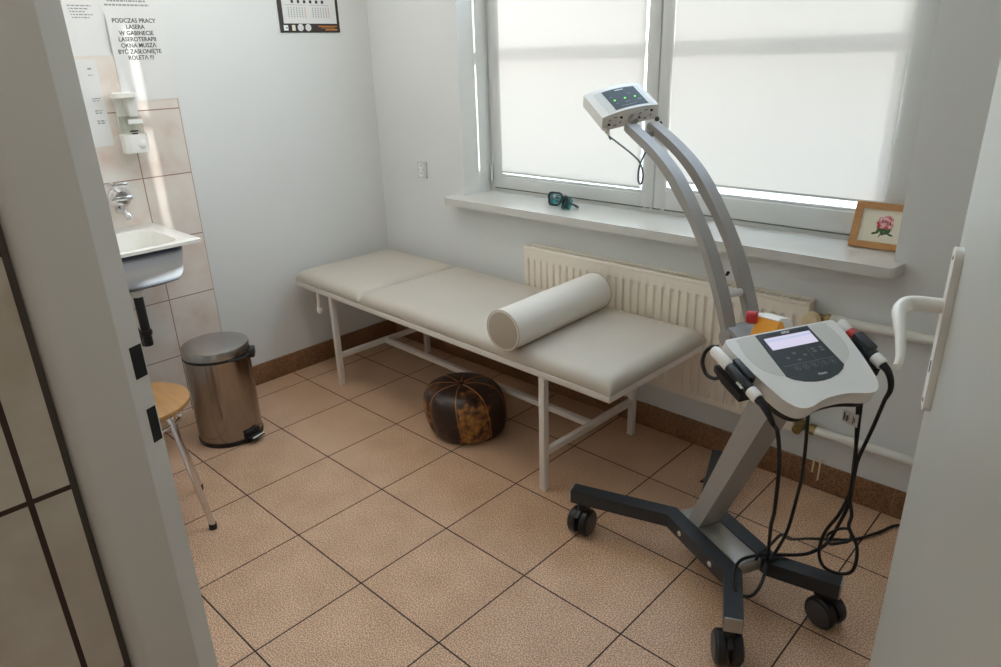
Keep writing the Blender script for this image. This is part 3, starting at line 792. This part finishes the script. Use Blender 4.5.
# ------------------------------------------------------------------ framed rose on the sill
pw, ph = .170, .138
FMx = basis((1.743, .758, SILL + .001), (.9985, .03, 0), V3((0, .26, 1)), (0, -1, .26))
pf = thing('picture_frame', 'oak picture frame with an embroidered pink rose standing on the window sill', 'picture frame', (1.81, .77, SILL))
fw = .02
s = B()
for poly in ([(0, 0), (pw, 0), (pw - fw, fw), (fw, fw)], [(pw, 0), (pw, ph), (pw - fw, ph - fw), (pw - fw, fw)], [(pw, ph), (0, ph), (fw, ph - fw), (pw - fw, ph - fw)], [(0, ph), (0, 0), (fw, fw), (fw, ph - fw)]):
    s.prism(poly, -.006, .009, FMx, .0015)
obj('wooden_frame', s, M['wood'], pf)
cv = obj('canvas', B().box((fw - .002, fw - .002, -.004), (pw - fw + .002, ph - fw + .002, .002), 0, FMx), M['canvas'], pf)
RM = FMx @ Matrix.Translation((.088, .077, .002)) @ Matrix.Scale(.84, 4)
def petals(lst, h):
    s = B()
    for cx, cy, rx, ry, an in lst:
        pts = [(rx * math.cos(2 * PI * i / 14), ry * math.sin(2 * PI * i / 14)) for i in range(14)]
        s.prism(pts, 0, h, RM @ Matrix.Translation((cx, cy, 0)) @ Matrix.Rotation(math.radians(an), 4, 'Z'))
    return s
obj('leaves', petals([(-.016, -.024, .014, .006, 70), (-.004, -.03, .013, .006, 110), (.012, -.03, .014, .006, 30), (.018, -.022, .012, .005, 50), (-.028, -.036, .010, .004, 20), (.024, -.037, .011, .0035, -15), (-.008, -.04, .011, .002, 75), (.004, -.02, .012, .008, 0)], .0004), M['leaf'], cv)
obj('petals', petals([(-.006, .0, .018, .017, 20), (.012, .01, .017, .013, 40), (.018, -.004, .012, .013, 0), (.006, .022, .014, .008, 10), (-.014, .012, .009, .012, 0)], .0005), M['petal'], cv)
obj('petal_highlights', petals([(-.004, .0, .009, .009, 0), (.01, .012, .008, .006, 30), (.018, -.008, .007, .005, 20), (.0, .019, .008, .003, 15), (-.014, .014, .004, .007, 0), (.022, .006, .004, .006, 0)], .0008), M['petallight'], cv)
obj('dark_petals', petals([(-.018, -.010, .006, .008, -20), (-.022, .0, .004, .006, 20), (.009, -.014, .008, .005, -30), (.004, .008, .010, .002, 25), (.014, .019, .008, .002, -30), (-.008, .008, .002, .008, 10), (.019, .002, .002, .008, 10)], .0010), M['petaldark'], cv)
s = B().prism([(.05, 0), (.10, 0), (.09, .12), (.06, .12)], -.010, -.006, FMx)
obj('backing_board', s, M['canvas'], pf)

# ------------------------------------------------------------------ goggles on the sill
GC = V3((.632, .705, SILL))
GS = 1.12
gog = thing('safety_goggles', 'teal laser safety goggles lying on the window sill below the left blind', 'goggles', GC)
GM = Matrix.Translation(GC) @ Matrix.Rotation(math.radians(-20), 4, 'Z') @ Matrix.Scale(GS, 4)
def rim_pts(cx, w_, h_, yaw, z0):
    T = GM @ Matrix.Translation((cx, 0, z0)) @ Matrix.Rotation(yaw, 4, 'Z') @ Matrix.Rotation(math.radians(72), 4, 'X')
    return T, [T @ V3((x * (1 - .18 * (y < 0)), y, .006 * math.cos(PI * x / w_))) for x, y in rrect(w_, h_, h_ * .36, 5)]
for cx, yaw in ((-.036, .42), (.036, -.42)):
    T, rp = rim_pts(cx, .062, .044, yaw, .025)
    rim = obj('rim', B().tube(rp, .004, 8, closed=True), M['gogblack'], gog)
    s = B(); bm = s.bm
    c1 = bm.verts.new(T @ V3((0, 0, .012))); vs = [bm.verts.new(p) for p in rp]
    for i in range(len(vs)): bm.faces.new((c1, vs[i], vs[(i + 1) % len(vs)]))
    obj('lens', s, M['teal'], rim)
    # deep side shield of the eyecup
    s = B(); bm = s.bm
    o2 = [bm.verts.new(p) for p in rp]
    i2 = [bm.verts.new(T @ (V3((0, 0, -.022)) + (T.inverted() @ p) * V3((.86, .86, 1)).x)) for p in rp]
    for i in range(len(o2)): bm.faces.new((o2[i], o2[(i + 1) % len(o2)], i2[(i + 1) % len(o2)], i2[i]))
    obj('eyecup', s, M['teal'], rim)
obj('nose_bridge', B().tube([GM @ V3(p) for p in smooth_path([(-.010, -.012, .034), (0, -.016, .038), (.010, -.012, .034)], 5)], .004, 8), M['gogblack'], gog)
obj('strap', B().tube([GM @ V3(p) for p in smooth_path([(-.066, .012, .02), (-.070, .03, .008), (-.04, .05, .004), (0, .056, .004), (.04, .05, .004), (.070, .03, .008), (.066, .012, .02)], 6)], .0032, 8), M['gogblack'], gog)

# ------------------------------------------------------------------ laser therapy cart
LO = V3((1.745, .023, 0)); DD = V3((.9, -.44, 0)).normalized(); SS = V3((-DD.y, DD.x, 0))
def mk(d, s, z): return LO + DD * d + SS * s + V3((0, 0, z))
cart = thing('laser_therapy_cart', 'silver and charcoal laser therapy cart with tilted console and curved scanner arm', 'medical cart', LO, math.atan2(DD.y, DD.x))
CM = WM[cart.name]                                       # local axes: x = d, y = s
PR = basis(LO, DD, (0, 0, 1), DD.cross(V3((0, 0, 1))))   # profile plane: x = d, y = z, depth = -s
RT, RB = .149, .107
def offset_path(p, h):
    out = []
    for i, q in enumerate(p):
        a = V3((*p[max(i - 1, 0)], 0)); b = V3((*p[min(i + 1, len(p) - 1)], 0)); c = V3((*q, 0))
        n1 = (c - a).normalized() if i > 0 else (b - c).normalized()
        n2 = (b - c).normalized() if i < len(p) - 1 else n1
        m_ = V3((-(n1.y + n2.y), n1.x + n2.x, 0)).normalized()
        k = h / max(.3, m_.dot(V3((-n1.y, n1.x, 0))))
        out.append((c.x + m_.x * k, c.y + m_.y * k))
    return out
for sg in (-1, 1):
    path = [(-.362, sg * .272), (-.138, sg * .061), (.140, sg * .061), (.275, sg * .163)]
    a, b = offset_path(path, .0225), offset_path(path, -.0225)
    rail = obj('base_rail', B().prism(a + b[::-1], RB, RT, CM, .003, 2), M['charcoal'], cart)
    for (p, q) in ((path[0], path[1]), (path[3], path[2])):
        dv = (V3((*p, 0)) - V3((*q, 0))).normalized()
        T = CM @ basis((p[0], p[1], (RB + RT) / 2), V3((-dv.y, dv.x, 0)), (0, 0, 1), dv)
        obj('end_cap', B().box((-.0215, -.0205, -.002), (.0215, .0205, .004), .002, T), M['silver_plate'], rail)
    for dx in (-.065, .075):
        y = sg * .0835
        obj('bolt', B().cyl(CM @ V3((dx, y - sg * .002, .128)), CM @ V3((dx, y + sg * .003, .128)), .0085, 18, bevel=.002), M['chrome'], rail)
obj('base_plate', B().box((-.135, -.0395, .112), (.128, .0395, .146), .002, CM).box((-.135, -.0395, .146), (.128, -.036, .149), 0, CM), M['silver_plate'], cart)
def caster(d, s, yaw):
    z = .043
    T = CM @ Matrix.Translation((d, s, 0)) @ Matrix.Rotation(yaw, 4, 'Z')
    hood = B().prism([(-.012, .056), (.042, .043)] + [(.047 * math.cos(math.radians(a)), .043 + .047 * math.sin(math.radians(a))) for a in range(10, 150, 12)], -.0055, .0055, T @ basis((0, 0, 0), (1, 0, 0), (0, 0, 1), (0, -1, 0)), .002)
    hood.cyl(T @ V3((0, 0, .066)), T @ V3((0, 0, RB)), .016, 20)
    h = obj('caster', hood, M['black'], cart)
    for q in (-1, 1):
        w_ = B().lathe([(0, -.0135), (.032, -.0135), (.039, -.012), (.043, -.007), (.043, .007), (.039, .012), (.032, .0135), (0, .0135)], T @ Matrix.Translation((0, q * .0185, z)) @ Matrix.Rotation(PI / 2, 4, 'X'), 36)
        obj('wheel', w_, M['wheel'], h)
        obj('wheel_cover', B().lathe([(.035, .0), (.035, .002), (.028, .0035), (0, .004)], T @ Matrix.Translation((0, q * .0318, z)) @ Matrix.Rotation(-q * PI / 2, 4, 'X'), 30), M['wheelface'], h)
    return h, T
caster(-.330, -.256, math.radians(123))
caster(.258, -.158, math.radians(152))
caster(.252, .152, math.radians(8))
h, T = caster(-.330, .256, math.radians(-160))
obj('brake_lever', B().prism([(.03, .05), (.062, .030), (.066, .022), (.04, .03), (.02, .04)], -.014, .014, T @ basis((0, 0, 0), (1, 0, 0), (0, 0, 1), (0, -1, 0)), .003), M['black'], h)
# mast leaning to the operator side
obj('mast', B().prism([(-.0915, .148), (-.043, .148), (.212, .700), (.136, .700)], -.037, .037, PR, .003), M['silver'], cart)
# curved twin arm
front = [(-.488, 1.213), (-.42, 1.189), (-.35, 1.161), (-.29, 1.131), (-.247, 1.104), (-.20, 1.066), (-.16, 1.027), (-.12, .985), (-.09, .950), (-.06, .908), (-.034, .866), (-.008, .816), (.012, .772), (.024, .742)]
outer = [(.003, .742), (-.006, .762), (-.022, .794), (-.052, .850), (-.08, .895), (-.108, .937), (-.14, .972), (-.172, 1.005), (-.203, 1.031), (-.235, 1.056), (-.27, 1.085), (-.31, 1.111), (-.36, 1.138), (-.42, 1.163), (-.47, 1.182), (-.495, 1.192), (-.501, 1.199), (-.499, 1.208)]
fs = [(p.x, p.y) for p in smooth_path([(x, y, 0) for x, y in front], 3)]
os_ = [(p.x, p.y) for p in smooth_path([(x, y, 0) for x, y in outer], 3)]
for s0, s1 in ((-.053, -.021), (.021, .053)):
    arm = obj('scanner_arm', B().prism(fs + os_, -s1, -s0, PR, .0012, 1, 40), M['silver'], cart)
# pivot between the arms, bracket under the console
s = B().prism([(-.012, .742), (.0, .776), (.03, .772), (.07, .752), (.24, .700), (.22, .660), (.13, .668), (.04, .700)], -.046, .046, PR, .004)
s.cyl(mk(.012, -.055, .748), mk(.012, .055, .748), .020, 28)
obj('arm_joint', s, M['silver'], cart)
obj('arm_spacer', B().cyl(mk(-.035, -.021, .842), mk(-.035, .021, .842), .010, 16), M['casing_grey'], cart)
obj('arm_spacer', B().box((-.50, -.021, 1.176), (-.46, .021, 1.192), .003, CM), M['silver'], cart)
obj('clamp_pin', B().tube([mk(-.055, -.010, .885), mk(-.048, -.012, .893), mk(-.04, -.018, .895)], .004, 8), M['black'], cart)
obj('bracket_cable', B().tube(smooth_path([mk(.02, .0, .79), mk(.035, .01, .80), mk(.05, .018, .785), mk(.052, .02, .755)], 6), .004, 8), M['black'], cart)

# console
CV = (DD * .913 - V3((0, 0, .409))).normalized(); CNn = SS.cross(CV) if SS.cross(CV).z > 0 else CV.cross(SS)
KM = basis(mk(.137, 0, .804), SS, CV, CNn)
half = [(0, -.004), (.10, -.004), (.142, -.004), (.151, .001), (.154, .012), (.154, .030), (.148, .075), (.141, .115), (.131, .158), (.124, .180), (.115, .195), (.103, .206), (.088, .2105), (.070, .209), (.050, .203), (.025, .198), (0, .197)]
hp_ = [(p.x, p.y) for p in smooth_path([(x, y, 0) for x, y in half], 3)]
outl = hp_ + [(-x, y) for x, y in hp_[-2:0:-1]]
console = obj('console', B().prism(outl, -.034, 0, KM, .006, 3, 40), M['casing'], cart)
obj('tray', B().prism([(x * .975, .10 + (y - .10) * .975 - (.003 if y > .1 else 0)) for x, y in outl], -.052, -.034, KM, .005, 2, 40), M['black'], console)
ih = [(0, .0005), (.116, .0005), (.124, .012), (.129, .028), (.1305, .05), (.128, .072), (.120, .092), (.108, .107), (.092, .118), (.070, .125), (0, .128)]
is_ = [(p.x, p.y) for p in smooth_path([(x, y, 0) for x, y in ih], 3)]
obj('inlay', B().prism(is_ + [(-x, y) for x, y in is_[-2:0:-1]], -.001, .0004, KM), M['casing_grey'], console)
kp = [(-.073, .001), (.073, .001), (.078, .126), (.066, .137), (.045, .147), (.02, .153), (0, .1545), (-.02, .153), (-.045, .147), (-.066, .137), (-.078, .126)]
keypad = obj('keypad', B().prism(kp, 0, .0012, KM), M['keypad'], console)
KM2 = KM @ Matrix.Diagonal((1, -1, -1, 1)) if False else KM
sc_ = obj('screen', B().prism([(-.060, .016), (.066, .016), (.066, .0515), (-.060, .0515)], .0010, .0018, KM), M['lcd'], console)
obj('screen_bar', B().prism([(-.058, .022), (.064, .022), (.064, .028), (-.058, .028)], .0016, .0020, KM), M['lcdblue'], console)
TX = KM @ Matrix.Diagonal((1, -1, 1, 1))
text('maker_name', ['astar'], .012, TX @ Matrix.Translation((.006, -.0105, .0013)), M['white'], console, bold=.02, thick=.0002)
text('device_name', ['Polaris'], .0085, TX @ Matrix.Translation((.010, -.1395, .0013)), M['white'], console, bold=.01, thick=.0002)
s = B().box((-.066, .0992, .0010), (.070, .1004, .0015), 0, KM).box((.0225, .060, .0010), (.0236, .122, .0015), 0, KM)
obj('keypad_line', s, M['keymark'], console)
for kx, ky in ((-.040, .080), (-.017, .070), (-.017, .090), (.006, .080), (.036, .068), (.058, .068), (.036, .076), (.058, .076)):
    obj('key', B().box((kx - .0045, ky - .0025, .0010), (kx + .0045, ky + .0025, .0018), .0006, KM), M['keymark'], console)
for kx in (-.038, -.015, .008, .036, .058):
    ky = .1115
    kb = B().tube([KM @ V3((kx + .0075 * math.cos(2 * PI * i / 20), ky + .0058 * math.sin(2 * PI * i / 20), .0014)) for i in range(20)], .0007, 6, closed=True)
    kb.box((kx - .0024, ky - .0016, .0010), (kx + .0024, ky + .0016, .0018), 0, KM)
    obj('key', kb, M['keymark'], console)

# scanner head at the tip of the arm
ha, hb, hn = V3((-.813, .369, .449)).normalized(), V3((.479, .863, .158)).normalized(), None
hn = ha.cross(hb); hn = hn if hn.z > 0 else -hn
hb = hn.cross(ha)
if hb.dot(V3((.479, .863, .158))) < 0: hb = -hb
HMx = basis((1.277, .220, 1.245), hb, ha, hn)          # x across, y away from the operator, z out of the display
W2, LH = .0885, .125
def htop(x): return .010 * (1 - (x / W2) ** 2)
sec = [(-W2, -.036), (-W2 + .006, -.044), (W2 - .006, -.044), (W2, -.036)] + [(W2 * math.cos(PI * i / 16), htop(W2 * math.cos(PI * i / 16))) for i in range(17)]
SM_ = HMx @ basis((0, 0, 0), (1, 0, 0), (0, 0, 1), (0, -1, 0))
head = obj('scanner_head', B().prism(sec, -LH, 0, SM_, .004, 2, 45), M['casing'], cart)
# side recess line and display
def hface(x0, x1, y0, y1, h0, h1, n=8):
    s = B(); bm = s.bm; g = [[], [], [], []]
    for i in range(n + 1):
        x = x0 + (x1 - x0) * i / n
        for k, (y, h) in enumerate(((y0, h0), (y1, h0), (y1, h1), (y0, h1))): g[k].append(bm.verts.new(HMx @ V3((x, y, htop(x) + h))))
    for i in range(n):
        for k in range(4): bm.faces.new((g[k][i], g[k][i + 1], g[(k + 1) % 4][i + 1], g[(k + 1) % 4][i]))
    bm.faces.new([g[k][0] for k in range(4)]); bm.faces.new([g[k][n] for k in range(4)])
    bmesh.ops.recalc_face_normals(bm, faces=bm.faces)
    return s
obj('face_inlay', hface(-.066, .074, .006, .110, -.001, .0004), M['casing_grey'], head)
disp = obj('display', hface(-.042, .061, .010, .106, 0, .0010), M['headface'], head)
for lx in (-.026, .006, .038):
    obj('indicator_light', B().cyl(HMx @ V3((lx, .052, htop(lx) + .0008)), HMx @ V3((lx, .052, htop(lx) + .0020)), .0027, 14), M['led'], head)
s = hface(-.004, .022, .096, .099, .0008, .0013, 2)
obj('display_print', s, M['white'], head)
s = B()
for x0, x1, y in ((-.034, -.024, .07), (.02, .034, .07), (-.03, -.02, .036), (.0, .016, .034), (.03, .052, .038), (.03, .052, .034), (-.02, .03, .018)):
    s.bm.from_mesh((lambda q: (q.bm.to_mesh(tmpm), tmpm)[1])(hface(x0, x1, y, y + .002, .0008, .0012, 2))) if False else s.box((x0, y, htop((x0 + x1) / 2) + .0006), (x1, y + .002, htop((x0 + x1) / 2) + .0012), 0, HMx)
obj('display_caption', s, M['keymark'], head)
# connector side of the head: two slotted rings, centre knob, plug
for cx in (-.048, .048):
    s = B()
    for a0 in (20, 75, 135, 200, 255, 315):
        pts = [HMx @ V3((cx + .020 * math.cos(math.radians(a0 + t * 6)), -.0006, -.020 + .013 * math.sin(math.radians(a0 + t * 6)))) for t in range(6)]
        s.tube(pts, .0016, 6)
    obj('socket_ring', s, M['keymark'], head)
    s = B()
    for a0 in (30, 210): s.ball(HMx @ V3((cx + .022 * math.cos(math.radians(a0)), -.001, -.019 + .014 * math.sin(math.radians(a0)))), .0036, 10)
    obj('socket_slot', s, M['hole'], head)
s = B().cyl(HMx @ V3((.006, 0, -.022)), HMx @ V3((.006, -.020, -.022)), .013, 24, bevel=.003).cyl(HMx @ V3((.008, -.01, -.030)), HMx @ V3((.012, -.035, -.040)), .008, 16)
obj('clamp_knob', s, M['silver_plate'], head)
s = B().cyl(HMx @ V3((-.074, .004, -.034)), HMx @ V3((-.074, -.012, -.044)), .007, 16, bevel=.002).cyl(HMx @ V3((-.074, -.010, -.043)), HMx @ V3((-.072, -.030, -.056)), .0045, 12, r2=.003)
obj('cable_plug', s, M['casing_grey'], head)
s = B().ball(HMx @ V3((.084, -.010, -.040)), .007, 12).ball(HMx @ V3((.090, -.022, -.048)), .006, 12).ball(HMx @ V3((.078, -.016, -.036)), .005, 12)
obj('arm_clip', s, M['black'], head)
hc = [HMx @ V3((-.072, -.028, -.055)), V3((1.256, .151, 1.18)), V3((1.312, .129, 1.161)), V3((1.355, .119, 1.141)), V3((1.378, .119, 1.122)), V3((1.389, .119, 1.091)), V3((1.371, .139, 1.062)), V3((1.357, .146, 1.07)), V3((1.359, .145, 1.103)), V3((1.369, .151, 1.138)), V3((1.372, .168, 1.150))]
obj('head_cable', B().tube(smooth_path(hc, 7), .0026, 8), M['greycable'], cart)

# cables that belong to the cart
cB = [(1.962, -.080, .690), (1.968, -.086, .646), (1.973, -.088, .582), (1.968, -.064, .483), (1.955, -.035, .401), (1.933, -.002, .269), (1.904, .020, .172), (1.898, -.008, .156)]
obj('cable', B().tube(smooth_path(cB, 7), .0042, 10), M['rubber'], cart)
cC = [(2.030, .022, .690), (2.035, .026, .652), (2.044, .032, .555), (2.048, .042, .486), (2.049, .041, .403), (2.065, .023, .364), (2.067, .010, .336), (2.095, -.003, .30), (2.098, -.016, .244), (2.056, .044, .172), (2.019, .044, .172), (2.006, .029, .219), (2.009, .038, .276), (2.036, .037, .349), (2.046, .054, .41), (2.043, .056, .463), (2.040, .050, .56), (2.036, .042, .69)]
obj('cable', B().tube(smooth_path(cC, 7), .0042, 10), M['rubber'], cart)
cE = [(2.007, .073, .247), (2.033, .071, .28), (2.065, .034, .314), (2.075, .006, .306), (2.055, .005, .288), (2.027, .03, .256)]
obj('cable_tie_loop', B().tube(smooth_path(cE, 6, True), .0036, 8, closed=True), M['rubber'], cart)
cD = [(1.872, -.026, .156), (1.876, -.01, .172), (1.880, .043, .168), (1.878, .12, .155), (1.877, .205, .090), (1.892, .33, .026), (1.93, .39, .008), (1.985, .44, .0065), (2.03, .525, .0065), (2.06, .595, .0065), (2.12, .620, .0065), (2.25, .622, .0065), (2.5, .622, .0065)]
obj('power_cable', B().tube(smooth_path(cD, 7), .0042, 10), M['rubber'], cart)
lt = basis((2.004, .040, .588), V3((.040, -.019, .004)), (0, 0, 1), (-.43, -.9, 0))
lab = obj('cable_label', B().box((0, 0, -.0004), (.044, .032, .0004), 0, lt), M['paper'], cart)
s = B()
for i, (a0, a1) in enumerate(((.004, .007), (.009, .010), (.012, .016), (.018, .019), (.030, .032), (.034, .036))):
    s.box((a0, .005 + .004 * (i % 2), .0003), (a1, .026 - .003 * (i % 3), .0008), 0, lt)
obj('label_print', s, M['ink'], lab)

# probes resting in the holders on both sides of the console
def seg(b, p, q, r, s_, r2=None, bevel=.002): return b.cyl(mk(p[0], s_, p[1]), mk(q[0], s_, q[1]), r, 24, r2, bevel)
lp_ = thing('laser_probe', 'white and black laser probe clipped to the left side of the console', 'laser probe', mk(.2, -.178, .73), 0, 'laser probes on the console')
s_ = -.176
obj('probe_tip', seg(B(), (.132, .787), (.190, .768), .0128, s_, bevel=.005), M['casing'], lp_)['label'] = 'white tip'
b_ = seg(B(), (.188, .7685), (.262, .744), .0118, s_)
b_.box((-.030, -.004, -.008), (.034, .012, .010), .003, basis(mk(.214, s_ + .010, .768), V3(DD * .95 - V3((0, 0, .32))), SS, V3(DD * .32 + V3((0, 0, .95)))))
grip = obj('probe_grip', b_, M['black'], lp_)
obj('white_ring', seg(B(), (.260, .7445), (.286, .736), .0128, s_), M['casing'], lp_)
text('maker_name', ['astar'], .011, basis(mk(.214, s_ - .0115, .7595), V3(DD * .947 - V3((0, 0, .32))), V3(SS * .55 + (DD * .32 + V3((0, 0, .947))) * .83), V3(-SS * .83 + (DD * .32 + V3((0, 0, .947))) * .55)) @ Matrix.Translation((.03, -.003, .0035)), M['white'], lp_, bold=.02)
b_ = B().tube(smooth_path([mk(.286, s_, .736), mk(.30, s_, .731), mk(.318, s_, .718), mk(.330, -.172, .700)], 5), [.010, .010, .0095, .009, .009, .0085, .008, .008, .0075, .007, .007, .0065, .006, .006, .0055, .005], 12)
obj('strain_relief', b_, M['rubber'], lp_)
cA = [tuple(mk(.330, -.172, .700)), (1.966, -.245, .665), (1.958, -.190, .558), (1.938, -.125, .396), (1.922, -.090, .324), (1.897, -.012, .172), (1.911, -.065, .14), (1.908, -.100, .118), (1.895, -.128, .12), (1.881, -.156, .150), (1.858, -.122, .170), (1.846, -.061, .162), (1.859, -.017, .157), (1.892, .015, .160), (1.951, .066, .160), (1.987, .060, .195), (2.007, .084, .217), (2.024, .098, .281), (2.035, .104, .342), (2.036, .103, .43), (2.039, .102, .474), (2.062, .080, .574), (2.080, .059, .66)]
obj('probe_cable', B().tube(smooth_path(cA, 7), .0045, 10), M['rubber'], lp_)
ext = [mk(.140, -.172, .796), mk(.124, -.178, .790), mk(.112, -.184, .772), mk(.111, -.187, .748), mk(.126, -.187, .728), mk(.150, -.184, .726), mk(.172, -.178, .738)]
obj('cable_loop', B().tube(smooth_path(ext, 7), .0042, 10), M['rubber'], lp_)
def holder(sgn, d0, d1, z0, z1):
    b_ = B().prism([(d0, z0), (d1, z1), (d1 - .005, z1 - .018), (d0 + .03, z0 - .030), (d0, z0 - .012)], -(.186 if sgn > 0 else -.150) if sgn > 0 else .150, -.150 if sgn > 0 else .186, PR, .003)
    return obj('probe_holder', b_, M['black'], cart)
holder(-1, .150, .245, .757, .728); holder(1, .175, .255, .752, .722)
rp_ = thing('laser_probe', 'white laser probe with a red band clipped to the right side of the console', 'laser probe', mk(.2, .178, .73), 0, 'laser probes on the console')
s_ = .178
obj('probe_tip', seg(B(), (.132, .795), (.163, .780), .0115, s_, bevel=.004), M['casing'], rp_)
obj('red_band', seg(B(), (.162, .7805), (.188, .770), .0125, s_), M['red'], rp_)['label'] = 'red band'
b_ = seg(B(), (.186, .771), (.242, .748), .014, s_)
b_.box((-.028, -.013, -.010), (.026, .013, .014), .003, basis(mk(.207, s_, .766), V3(DD * .93 - V3((0, 0, .37))), SS, V3(DD * .37 + V3((0, 0, .93)))))
obj('probe_grip', b_, M['charcoal'], rp_)
obj('white_ring', seg(B(), (.240, .749), (.266, .738), .0135, s_), M['casing'], rp_)
b_ = B().tube(smooth_path([mk(.266, s_, .738), mk(.280, s_, .730), mk(.292, s_, .712), mk(.297, .176, .690), V3((2.080, .059, .66))], 5), [.0095 - .00025 * i for i in range(21)], 12)
obj('strain_relief', b_, M['rubber'], rp_)

# orange and white pack with a red cap lying behind the console
pk = thing('dressing_pack', 'orange and white pack with a red round cap lying behind the console', 'pack', mk(.07, .02, .755))
QM = basis(mk(.080, .028, .764), V3(SS * .94 + DD * -.34), V3((0, 0, 1)), V3(DD * .94 + SS * .34))
obj('orange_side', B().prism([(-.062, -.012), (.004, -.012), (.012, .016), (-.012, .048), (-.026, .050)], -.028, .028, QM, .004), M['yellow'], pk)
obj('white_side', B().prism([(-.008, -.004), (.060, -.004), (.048, .024), (.030, .044), (-.010, .054), (-.024, .052)], -.034, .024, QM, .005), M['whitecard'], pk)
obj('red_cap', B().cyl(QM @ V3((-.036, .046, -.050)), QM @ V3((-.026, .048, -.026)), .015, 24, bevel=.004), M['red'], pk)

# ------------------------------------------------------------------ light
sc = bpy.context.scene
wd = bpy.data.worlds.new('World'); sc.world = wd; wd.use_nodes = True
nt = wd.node_tree; bg = nt.nodes['Background']
tc = nt.nodes.new('ShaderNodeTexCoord'); sp_ = nt.nodes.new('ShaderNodeSeparateXYZ'); nt.links.new(tc.outputs['Generated'], sp_.inputs[0])
cr = nt.nodes.new('ShaderNodeValToRGB'); el = cr.color_ramp.elements
el[0].position, el[0].color = .0, (.55, .54, .52, 1); el[1].position, el[1].color = 1., (.50, .70, 1.0, 1)
for p, c in ((.49, (.62, .62, .62, 1)), (.505, (1.0, 1.0, 1.0, 1)), (.62, (.86, .94, 1.0, 1))):
    e = el.new(p); e.color = c
nt.links.new(mth(nt, 'ADD', mth(nt, 'MULTIPLY', sp_.outputs[2], .5), .5), cr.inputs[0])
nt.links.new(cr.outputs[0], bg.inputs[0]); bg.inputs[1].default_value = 6.5

sun = bpy.data.lights.new('sun', 'SUN'); sun.energy = 8.5; sun.angle = math.radians(.9); sun.color = (1, .97, .93)
so_ = bpy.data.objects.new('sun', sun); col.objects.link(so_)
so_.rotation_euler = V3((-1.52, -1.26, -.20)).to_track_quat('-Z', 'Y').to_euler(); so_.location = (5, 5, 4)

def area(name, loc, size, sizey, power, color, rot):
    l = bpy.data.lights.new(name, 'AREA'); l.shape = 'RECTANGLE'; l.size = size; l.size_y = sizey; l.energy = power; l.color = color
    o = bpy.data.objects.new(name, l); col.objects.link(o); o.location = loc; o.rotation_euler = rot
    return o
area('room_fill', (.25, -.4, HC - .03), .9, .5, 11.5, (1, .985, .965), (-.3, .55, 0))  # added fill light for the room, tilted towards the left wall
area('hall_fill', (2.3, -1.75, HC - .03), .6, .2, 4.2, (1, .95, .88), (0, 0, 0))  # added fill light on the hall side of the doorway

# ------------------------------------------------------------------ camera
cam = bpy.data.cameras.new('camera'); co = bpy.data.objects.new('camera', cam); col.objects.link(co)
cam.sensor_width = 36; cam.sensor_fit = 'HORIZONTAL'; cam.lens = 703.25 / 1001 * 36; cam.clip_start = .02
co.matrix_world = Matrix.Translation((2.43573, -1.54178, 1.40583)) @ Matrix.Rotation(.767333, 4, 'Z') @ Matrix.Rotation(1.193041, 4, 'X') @ Matrix.Rotation(-.03311976, 4, 'Z')
sc.camera = co
vs = sc.view_settings
vs.view_transform = 'Standard'; vs.look = 'None'; vs.gamma = 1; vs.use_curve_mapping = False; vs.exposure = .50
sc.cycles.max_bounces = 14; sc.cycles.diffuse_bounces = 8; sc.cycles.transparent_max_bounces = 16
sc.cycles.use_denoising = True
